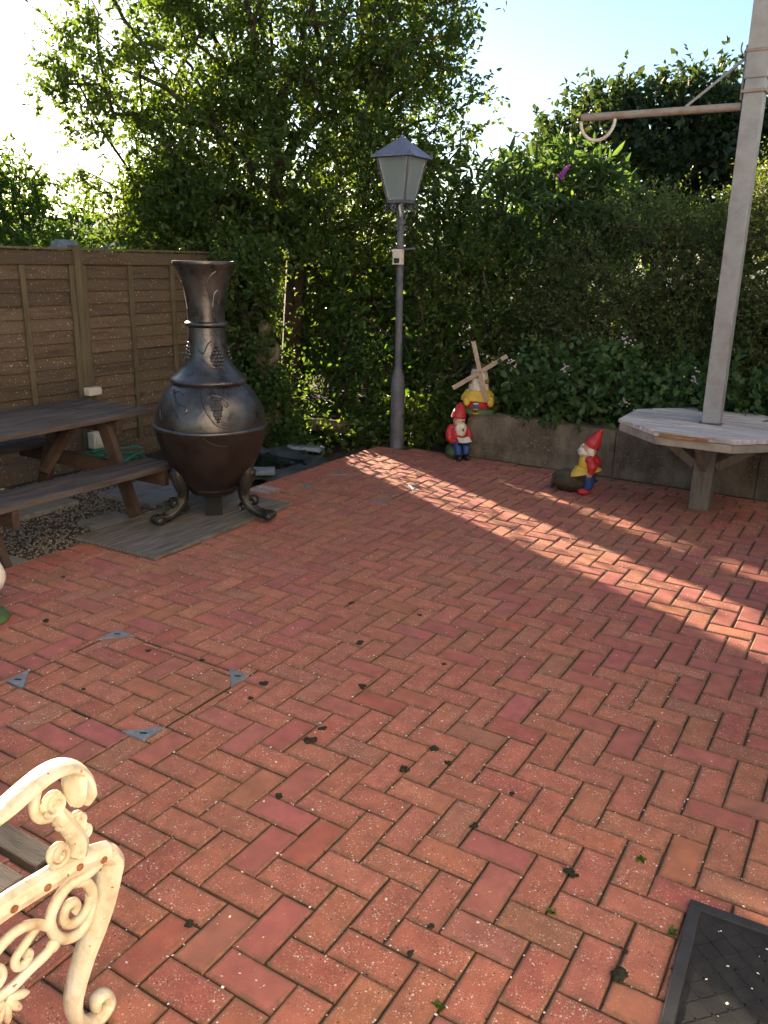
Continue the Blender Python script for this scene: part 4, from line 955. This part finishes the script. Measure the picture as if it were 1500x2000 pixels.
def twigs(T, O, ntw, tl, nlf, spread=1.0, up=.35, lane=True, keep=.02, droop=0):
    """T targets (n,3), O outward direction; returns twig polylines and leaf positions and directions"""
    n_ = len(T); A = np.repeat(T, ntw, 0); D = unit(rng.normal(size=(n_ * ntw, 3)) * spread + np.repeat(O, ntw, 0) + np.array([0, 0, up]))
    ln = tl * rng.uniform(.55, 1.25, n_ * ntw); A = A + rng.normal(0, tl * .22, A.shape)
    t = (np.arange(nlf) + rng.uniform(0, 1, (n_ * ntw, nlf))) / nlf
    bend = rng.normal(0, .25, (n_ * ntw, 3)); bend[:, 2] -= droop
    P = A[:, None] + D[:, None] * (ln[:, None] * t)[..., None] + bend[:, None] * (ln[:, None] * t ** 2)[..., None]
    LD = unit(D[:, None] * .55 + rng.normal(0, .75, P.shape) + np.array([0, 0, .1 - droop]))
    P = P.reshape(-1, 3); LD = LD.reshape(-1, 3)
    CR = np.repeat(rng.beta(1.6, 2.4, n_), ntw * nlf)
    E = A + D * ln[:, None] + bend * ln[:, None]
    if lane:
        mk = ~lit_lane(P, P[:, 2]) | (rng.random(len(P)) < keep); P, LD, CR = P[mk], LD[mk], CR[mk]
    return A, E, P, LD, CR
def sticks(A, E, r_, mb):
    for a, e in zip(A, E):
        a = Vector(a); e = Vector(e); d = (e - a); s_ = d.orthogonal().normalized() * r_; b = d.cross(s_).normalized() * r_
        mb.add([a + s_, a - s_ * .5 + b * .87, a - s_ * .5 - b * .87, e], [(0, 1, 3), (1, 2, 3), (2, 0, 3)])
def skeleton(roots, T, step=.22, r_tip=.006, r_pow=.42, jit=.05):
    nodes = [Vector(roots[0])]; par = [-1]; plen = [0.]
    for p in roots[1:]: nodes.append(Vector(p)); par.append(len(nodes) - 2); plen.append(plen[-1] + (nodes[-1] - nodes[-2]).length)
    top = Vector(roots[-1]); order = sorted(range(len(T)), key=lambda i: (Vector(T[i]) - top).length)
    arr = [tuple(n) for n in nodes]; start = max(1, len(roots) - 2); tips = []
    for i in order:
        t = np.array(T[i]); N_ = np.array(arr); d = np.linalg.norm(N_ - t, axis=1) + .22 * np.array(plen); d[:start] += 3
        below = np.maximum(0, N_[:, 2] - t[2]); d += below * .8
        j = int(np.argmin(d)); a = nodes[j]; tv = Vector(t); L = (tv - a).length; k = max(1, int(L / step)); prev = j
        for q in range(1, k + 1):
            f = q / k; p = a.lerp(tv, f) + Vector(rng.normal(0, jit if q < k else 0, 3)) + Vector((0, 0, .12 * L * math.sin(f * math.pi) * .5))
            nodes.append(p); par.append(prev); plen.append(plen[prev] + L / k); arr.append(tuple(p)); prev = len(nodes) - 1
        tips.append(prev)
    w_ = [0] * len(nodes)
    for t in tips: w_[t] += 1
    for i in range(len(nodes) - 1, 0, -1): w_[par[i]] += w_[i]
    rad = [r_tip * max(1, x) ** r_pow for x in w_]
    mb = MB()
    for i in range(1, len(nodes)):
        sides = 7 if rad[i] > .02 else (5 if rad[i] > .01 else 3)
        mb.tube([nodes[par[i]], nodes[i]], [min(rad[par[i]], rad[i] * 1.35), rad[i]], sides, cap=False)
    return mb
def sample_ell(c, r_, n_, shell=.55, frame=None):
    D = unit(rng.normal(size=(n_, 3))); q = rng.uniform(shell ** 3, 1, n_) ** (1 / 3)
    L = D * q[:, None] * np.array(r_)
    if frame is not None: L = L[:, :1] * frame[0] + L[:, 1:2] * frame[1] + L[:, 2:] * np.array([0, 0, 1])
    return L + np.array(c), unit(L + 1e-6)
rh, bh = np.array([.853, .522, 0.]), np.array([-.522, .853, 0.])
FR = (rh, bh)
def plant(name, label, cat, base, blobs, leaf, mat, ntw=6, tl=.3, nlf=12, roots=None, wood=True, group=None, simple=False, shell=.5, spread=1.0, up=.35, droop=0, keep=.02, cond=None, r_tip=.006, lane=True, frame=FR, curl=.15, upbias=.7, stick=.0022):
    root = thing(name, label, cat, base, 0, group); b = np.array(base)
    T = []; O = []
    for c_, r_, n_ in blobs:
        t, o = sample_ell(c_, r_, n_, shell, frame); T.append(t); O.append(o)
    T = np.vstack(T); O = np.vstack(O); mk = T[:, 2] > base[2] + .05
    if cond is not None: mk &= cond(T)
    T, O = T[mk], O[mk]
    A, E, P, LD, CR = twigs(T, O, ntw, tl, nlf, spread, up, lane, keep, droop)
    mkz = P[:, 2] > base[2] - .02; P, LD, CR = P[mkz], LD[mkz], CR[mkz]
    if wood:
        Ts = T if not lane else T[~lit_lane(T, T[:, 2])]
        mb = skeleton([tuple(x) for x in (roots or [b, b + np.array([0, 0, .3])])], Ts, r_tip=r_tip)
        sel = rng.random(len(A)) < .6
        if lane: sel &= ~lit_lane(E, E[:, 2])
        sticks(A[sel], E[sel], stick, mb)
        for i in range(len(mb.v)): mb.v[i] = tuple(np.array(mb.v[i]) - b)
        mb.build('trunk', M['trunk'], root)
    L = leaf[0] * rng.uniform(.65, 1.25, len(P)); W = L * leaf[1] * rng.uniform(.85, 1.15, len(P))
    obj('crown', leaf_mesh('crown', P - b, LD, L, W, mat, simple=simple, curl=curl, upbias=upbias, rnd=.5 * CR + .5 * rng.beta(2, 2.4, len(P))), root)
    return root
def q3(a, b_, z): return tuple(np.array([-4.3, 5.5, 0]) + a * rh + b_ * bh + np.array([0, 0, z]))
# big thorn tree
plant('thorn_tree', 'tall thorn tree with a loose backlit crown behind the chiminea', 'tree', (-4.42, 5.78, -.1),
      [(q3(.05, .2, 2.3), (1.45, 1.0, 1.25), 440), (q3(.25, .2, 3.85), (1.4, 1.1, 1.2), 215), (q3(-1.15, .2, 3.2), (1.0, .9, .7), 90), (q3(-1.0, .3, 4.35), (1.2, 1.0, .7), 85),
       (q3(1.25, .1, 3.2), (.62, .8, 1.0), 100), (q3(-.85, .2, 1.85), (.95, .8, .6), 230), (q3(.2, .0, 1.2), (1.15, .7, .65), 260), (q3(-1.9, .1, 3.0), (.55, .5, .8), 22), (q3(.4, .3, 5.0), (1.3, 1, .6), 60)],
      (.054, .60), M['leaf_tree'], ntw=7, tl=.27, nlf=12, roots=[(-4.42, 5.78, -.12), (-4.44, 5.76, .5), (-4.36, 5.72, 1.1), (-4.3, 5.7, 1.6), (-4.22, 5.7, 2.2)], r_tip=.0055, shell=.25, up=.25)
plant('backing_shrub', 'dark shrub filling the gap behind the thorn tree trunk', 'shrub', (-5.9, 6.6, -.15), [((-5.9, 6.5, .75), (.95, .6, .85), 260), ((-5.2, 7.2, .9), (.9, .6, .9), 220), ((-4.3, 7.6, .9), (.9, .6, 1.0), 220)], (.060, .60), M['leaf_tree'], ntw=6, tl=.26, nlf=10, roots=[(-5.5, 6.9, -.15), (-5.5, 6.9, .3)], shell=.3)
# garden bush behind the fence and unseen copies added left of it for shade
b1 = plant('garden_bush', 'rounded green bush beyond the fence beside the bird table', 'bush', (-8.9, 5.0, -.2), [((-8.9, 5.0, 1.3), (1.8, 1.6, 1.4), 480), ((-9.4, 4.7, 2.25), (1.05, 1.0, .75), 190)], (.075, .5), M['leaf_bush'], ntw=6, tl=.34, nlf=11, roots=[(-8.9, 5, -.2), (-8.9, 5, .5)], lane=False, shell=.5, up=.5)
def copy_tree(o, loc, label, group, scale=1, rz=0):
    c = o.copy(); col.objects.link(c); c.location = loc; c.rotation_euler = (0, 0, rz); c.scale = (scale,) * 3; c['label'] = label; c['group'] = group
    for ch_ in o.children:
        d = ch_.copy(); col.objects.link(d); d.parent = c
    return c
for i, (x, y, s_, rz) in enumerate(((-9.0, 1.9, 1.15, 1.2), (-8.6, -1.0, 1.3, 2.4), (-8.3, -4.0, 1.3, 4.0))):
    copy_tree(b1, (x, y, -.2), ('unseen leafy bush beyond the picnic table fence, added to shade the patio', 'unseen leafy bush further along the fence, added to shade the patio', 'last unseen leafy bush along the fence, added to shade the patio')[i], 'unseen bushes added beyond the fence for shade', s_, rz)
plant('sapling', 'slim pale sapling beyond the fence between the bush and thorn tree', 'bush', (-8.6, 5.9, -.2), [((-8.6, 5.9, 1.05), (.9, .7, .8), 90)], (.07, .5), M['leaf_bush'], ntw=5, tl=.3, nlf=9, roots=[(-8.6, 5.9, -.2), (-8.6, 5.9, .4)], lane=False)
# clipped hedge shrubs on the bank
front = lambda T: (T[:, 1] < 6.6) | (T[:, 2] > 1.7)
for i, (c_, r_, n_, lab) in enumerate((((-.95, 6.45, 1.05), (1.2, .95, 1.10), 1050, 'dark fine leaved shrub on the bank behind the windmill ornament'), ((.55, 6.5, 1.35), (1.3, 1.0, 1.20), 1250, 'dark fine leaved shrub on the bank behind the octagonal table'), ((2.2, 6.3, 1.35), (1.2, 1.0, 1.20), 900, 'dark fine leaved shrub at the end of the bank beyond the mast'))):
    plant('hedge_shrub', lab, 'shrub', (c_[0], c_[1], .45), [(c_, r_, n_), ((c_[0], 5.95, .85), (r_[0], .42, .62), n_ // 2)], (.030, .55), M['leaf_hedge'], ntw=7, tl=.21, nlf=13, roots=[(c_[0], c_[1], .3), (c_[0], c_[1], .8)], simple=True, shell=.66, cond=front, frame=None, up=.1, spread=.9, lane=False, group='hedge shrubs on the bank')
# shrub between the lamp and the hedge, climbing weeds, buddleia
plant('leafy_shrub', 'leafy shrub between the lamp post and the windmill ornament', 'shrub', (-2.35, 5.75, .0), [((-2.45, 5.85, .95), (.75, .5, .95), 300), ((-2.75, 6.1, 1.5), (.6, .5, .8), 130)], (.042, .58), M['leaf_tree'], ntw=6, tl=.22, nlf=11, roots=[(-2.4, 5.85, -.05), (-2.4, 5.85, .4)], shell=.3, keep=.03)
plant('low_shrub', 'low sunlit shrub spreading beside the lamp post base', 'shrub', (-3.35, 5.35, -.05), [((-3.35, 5.35, .42), (.75, .45, .50), 300), ((-3.75, 5.25, .75), (.45, .4, .5), 110)], (.040, .62), M['leaf_bush'], ntw=6, tl=.18, nlf=10, roots=[(-3.35, 5.45, -.08), (-3.35, 5.45, .2)], shell=.3, keep=.03)
plant('climbing_bindweed', 'bindweed with bright heart shaped leaves climbing behind the lamp post', 'climber', (-3.0, 5.55, -.05), [((-3.0, 5.55, 1.0), (.62, .3, .45), 34), ((-2.45, 5.6, .9), (.5, .25, .4), 26)], (.105, .5), M['leaf_bright'], ntw=3, tl=.25, nlf=3, roots=[(-3, 5.6, -.05), (-2.95, 5.6, .4)], droop=.9, shell=.1, keep=.04, upbias=.2)
plant('ivy', 'ivy and weeds growing round the stone statue', 'climber', (-3.9, 4.95, -.08), [((-3.98, 4.9, .35), (.55, .25, .42), 130), ((-4.2, 4.75, .7), (.28, .25, .4), 50), ((-3.68, 4.62, .25), (.34, .14, .30), 70), ((-3.80, 4.56, .62), (.16, .06, .24), 16)], (.045, .75), M['leaf_bush'], ntw=5, tl=.16, nlf=8, roots=[(-4.0, 5.0, -.08), (-4.0, 5.0, .2)], shell=.2, keep=.03)
plant('ground_ivy', 'low dark ivy covering the soil between the pond and lamp post', 'ground cover', (-3.3, 4.8, -.09), [((-3.25, 4.85, -.02), (.55, .30, .16), 130), ((-3.9, 5.1, .0), (.6, .35, .2), 90), ((-3.0, 5.25, .05), (.35, .25, .3), 80)], (.045, .8), M['leaf_tree'], ntw=5, tl=.12, nlf=7, wood=False, shell=.1, keep=.2)
plant('ground_ivy', 'low dark ivy between the lamp post and the wall end', 'ground cover', (-2.3, 5.3, -.05), [((-2.35, 5.32, .14), (.42, .22, .34), 170), ((-1.95, 5.35, .38), (.3, .2, .22), 60)], (.045, .8), M['leaf_tree'], ntw=5, tl=.13, nlf=8, wood=False, shell=.1, lane=False)
plant('elder_shrub', 'leafy elder shrub filling the corner between the fence end and statue', 'shrub', (-4.25, 4.72, -.1), [((-4.22, 4.72, .95), (.42, .22, .75), 150), ((-3.95, 4.62, 1.35), (.35, .2, .35), 50)], (.055, .55), M['leaf_tree'], ntw=5, tl=.2, nlf=9, roots=[(-4.25, 4.75, -.1), (-4.25, 4.75, .3)], shell=.2)
bd = plant('buddleia', 'buddleia with long arching leaves and a purple flower spike', 'shrub', (-2.0, 6.75, .5), [((-2.1, 6.55, 1.95), (.95, .45, .60), 90), ((-1.75, 6.6, 2.2), (.35, .4, .35), 20), ((-2.5, 6.6, 2.2), (.25, .3, .4), 14)], (.135, .27), M['leaf_long'], ntw=4, tl=.32, nlf=8, roots=[(-2.0, 6.75, .4), (-2.0, 6.75, 1.0)], droop=.35, shell=.2, lane=False, curl=.35, upbias=.4)
mb = MB()
for i in range(70):
    t = i / 70; rr = .030 * (1 - t) + .005; a = i * 2.4
    mb.ell((.18 + .10 * t + rr * math.cos(a), -.41 + rr * math.sin(a), 1.84 + .12 * t), (.010, .010, .009), n=6)
mb.build('flower_spike', M['purple'], bd, True)
bd2 = plant('buddleia', 'second buddleia clump with long grey green leaves above the hedge', 'shrub', (-1.8, 7.0, .6), [((-1.75, 6.9, 1.95), (.45, .4, .4), 30)], (.13, .27), M['leaf_long'], ntw=4, tl=.3, nlf=8, roots=[(-1.8, 7.0, .5), (-1.8, 7.0, 1.2)], droop=.5, shell=.2, lane=False, curl=.35, upbias=.4)
# brambles spilling over the wall
def brambles(x0, x1, n_, lab):
    xc = (x0 + x1) / 2; r_ = plant('bramble', lab, 'bramble', (xc, 5.4, .35), [((xc, 5.38, .58), ((x1 - x0) / 2 + .1, .30, .30), n_)], (.062, .72), M['leaf_bramble'], ntw=5, tl=.22, nlf=8, roots=[(xc, 5.5, .32), (xc, 5.45, .5)], shell=.3, frame=None, lane=False, up=.3, droop=.12)
    for k in range(max(3, int((x1 - x0) * 3.6))):
        bx, bz = rng.uniform(x0, x1) - xc, rng.uniform(.22, .75); by = -.36 + .28 * (bz - .2) + rng.uniform(-.05, .03)
        mb = MB()
        for j in range(14):
            a = rng.normal(0, .024, 3); mb.ell((bx + a[0], by + a[1], bz + a[2] * 1.3), (.0085, .0085, .006), Euler(tuple(rng.uniform(0, 3, 3))), n=5)
        mb.build('bloom_cluster', M['bloom'], r_)['kind'] = 'stuff'
brambles(-1.75, -.55, 150, 'flowering bramble trailing over the wall behind the windmill ornament')
brambles(-.55, .75, 150, 'flowering bramble trailing over the wall behind the kneeling gnome')
brambles(.75, 2.4, 160, 'flowering bramble trailing over the wall beyond the mast')
# a strand of bramble hanging down the wall
# far tree
plant('far_tree', 'dark spreading tree standing behind the hedge and mast arm', 'tree', (-2.6, 13.2, -.2), [((-3.2, 13.0, 2.9), (1.9, 1.6, 1.25), 300), ((-1.6, 13.0, 3.0), (1.5, 1.4, 1.2), 200), ((-2.4, 13.1, 3.7), (1.7, 1.2, .55), 110)], (.12, .62), M['leaf_far'], ntw=5, tl=.42, nlf=10, roots=[(-2.6, 13.2, -.2), (-2.6, 13.2, .9), (-2.55, 13.15, 1.6)], lane=False, shell=.4, simple=True, r_tip=.009, frame=None)
plant('far_tree', 'tree just visible past the mast at the hedge end', 'tree', (1.0, 12.0, -.2), [((1.0, 12.0, 2.2), (1.5, 1.3, 1.5), 190)], (.11, .62), M['leaf_far'], ntw=5, tl=.4, nlf=9, roots=[(1.0, 12, -.2), (1, 12, .8)], lane=False, shell=.4, simple=True, frame=None)

# ---------------------------------------------------------------- small litter on the bricks
MOSS = [(-.464, .716, .0204), (-.481, .802, .0133), (-.525, 1.13, .0164), (-.74, 1.446, .0181), (-.856, .935, .0166), (-.078, .906, .0165), (-.001, .859, .0125), (-.109, .75, .0159), (-.368, .412, .0119), (.21, .617, .0131), (.52, .585, .0173), (.726, .316, .0229), (.283, .211, .0101), (.28, .109, .0113), (.242, .821, .0086), (-2.052, .843, .0153), (-1.443, .887, .0114), (-.232, -.112, .0118), (-1.015, 1.793, .0126), (.722, .397, .0073), (-.666, 1.854, .0098), (-.342, 1.477, .0087), (-2.435, 1.24, .0114), (-1.407, .521, .0086), (-1.196, .951, .0111), (-.826, .822, .0101)]
for i, (x, y, s_) in enumerate(MOSS):
    mb = MB(); s_ *= 1.2
    for k in range(9):
        a = rng.uniform(0, 6.28); q = rng.uniform(0, .75) * s_; rr = s_ * rng.uniform(.3, .5)
        mb.ell((q * math.cos(a), q * math.sin(a), rr * .35), (rr, rr, rr * .55), n=7, lumps=.22)
    o = mb.build('moss_clump', M['moss'], None, loc=(x, y, 0.001))
    if i == 11: tag(o, 'largest dark moss clump lying beside the black rubber mat', 'moss')
    else: tag(o, 'small dark moss clump lying on the brick patio', 'moss', 'moss clumps scattered on the patio')
for i, (x, y, lab) in enumerate(((.525, .422, 'small green weed sprouting in a joint beside a moss clump'), (.41, .015, 'small green weed sprouting between bricks in front of the mat'), (.803, .52, 'small weed sprouting against the rim of the rubber mat'), (.663, .742, 'tiny green weed sprouting behind the rubber mat'))):
    n_ = 16; P = np.zeros((n_, 3)) + rng.normal(0, .004, (n_, 3)) * np.array([1, 1, 0]); D = rng.normal(size=(n_, 3)); D[:, 2] = np.abs(D[:, 2]) * .6 + .2
    L = rng.uniform(.008, .018, n_)
    o = obj('weed', leaf_mesh('weed', P, D, L, L * .55, M['leaf_bright']), None, (x, y, .001)); tag(o, lab, 'weed')
def litter(name, n_, mat, smin, smax, label, sampler, z=.0022, flat=.35):
    P = sampler(n_); n_ = len(P); a = rng.uniform(0, 6.28, n_); L = rng.uniform(smin, smax, n_) * rng.uniform(.6, 1.3, n_); W = L * rng.uniform(.35, .9, n_)
    ca, sa = np.cos(a), np.sin(a); U = np.c_[ca, sa, rng.normal(0, flat * .4, n_)] * L[:, None] / 2; V_ = np.c_[-sa, ca, rng.normal(0, flat * .4, n_)] * W[:, None] / 2
    hgt = np.c_[np.zeros(n_), np.zeros(n_), np.minimum(L, W) * flat]; C_ = np.c_[P, np.full(n_, z)]
    V = np.stack([C_ - U, C_ - V_, C_ + U, C_ + V_, C_ + hgt], 1).reshape(-1, 3)
    F = (np.array([(0, 1, 4), (1, 2, 4), (2, 3, 4), (3, 0, 4)])[None] + 5 * np.arange(n_)[:, None, None]).reshape(-1, 3)
    tag(obj(name, np_mesh(name, V, F, mat)), label, None, None, 'stuff')
def on_mat(n_): return np.c_[rng.uniform(.88, 1.35, n_), rng.uniform(-.2, .58, n_)]
def on_patio(n_):
    P = np.c_[rng.uniform(-2.75, 1.9, n_ * 2), rng.uniform(-1., 4.9, n_ * 2)]
    d = np.sin(P[:, 0] * 2.1 + 1) * np.cos(P[:, 1] * 1.7) * .3 + .6; return P[rng.random(len(P)) < d][:n_]
def in_joints(n_):
    i = rng.integers(0, len(rects), n_); out = []
    for k in i:
        r_ = rects[k]; t = rng.random(); j = rng.normal(0, .0022)
        out.append((r_[0] + (r_[1] - r_[0]) * t, r_[2] + j) if rng.random() < .5 else (r_[0] + j, r_[2] + (r_[3] - r_[2]) * t))
    return np.array(out)
litter('fallen_petals', 3000, M['petal'], .004, .0095, 'tiny fallen white petals and seeds scattered over the bricks', on_patio)
litter('petals_in_joints', 2200, M['petal'], .004, .010, 'pale petals and seeds caught in the brick joints', in_joints, z=-.001)
litter('soil_crumbs', 5200, M['crumb'], .003, .008, 'dark soil crumbs lodged in the brick joints', in_joints, z=-.003, flat=.5)
litter('mat_petals', 70, M['petal'], .004, .010, 'pale petals and bits lying on the black rubber mat', on_mat, z=.0135)
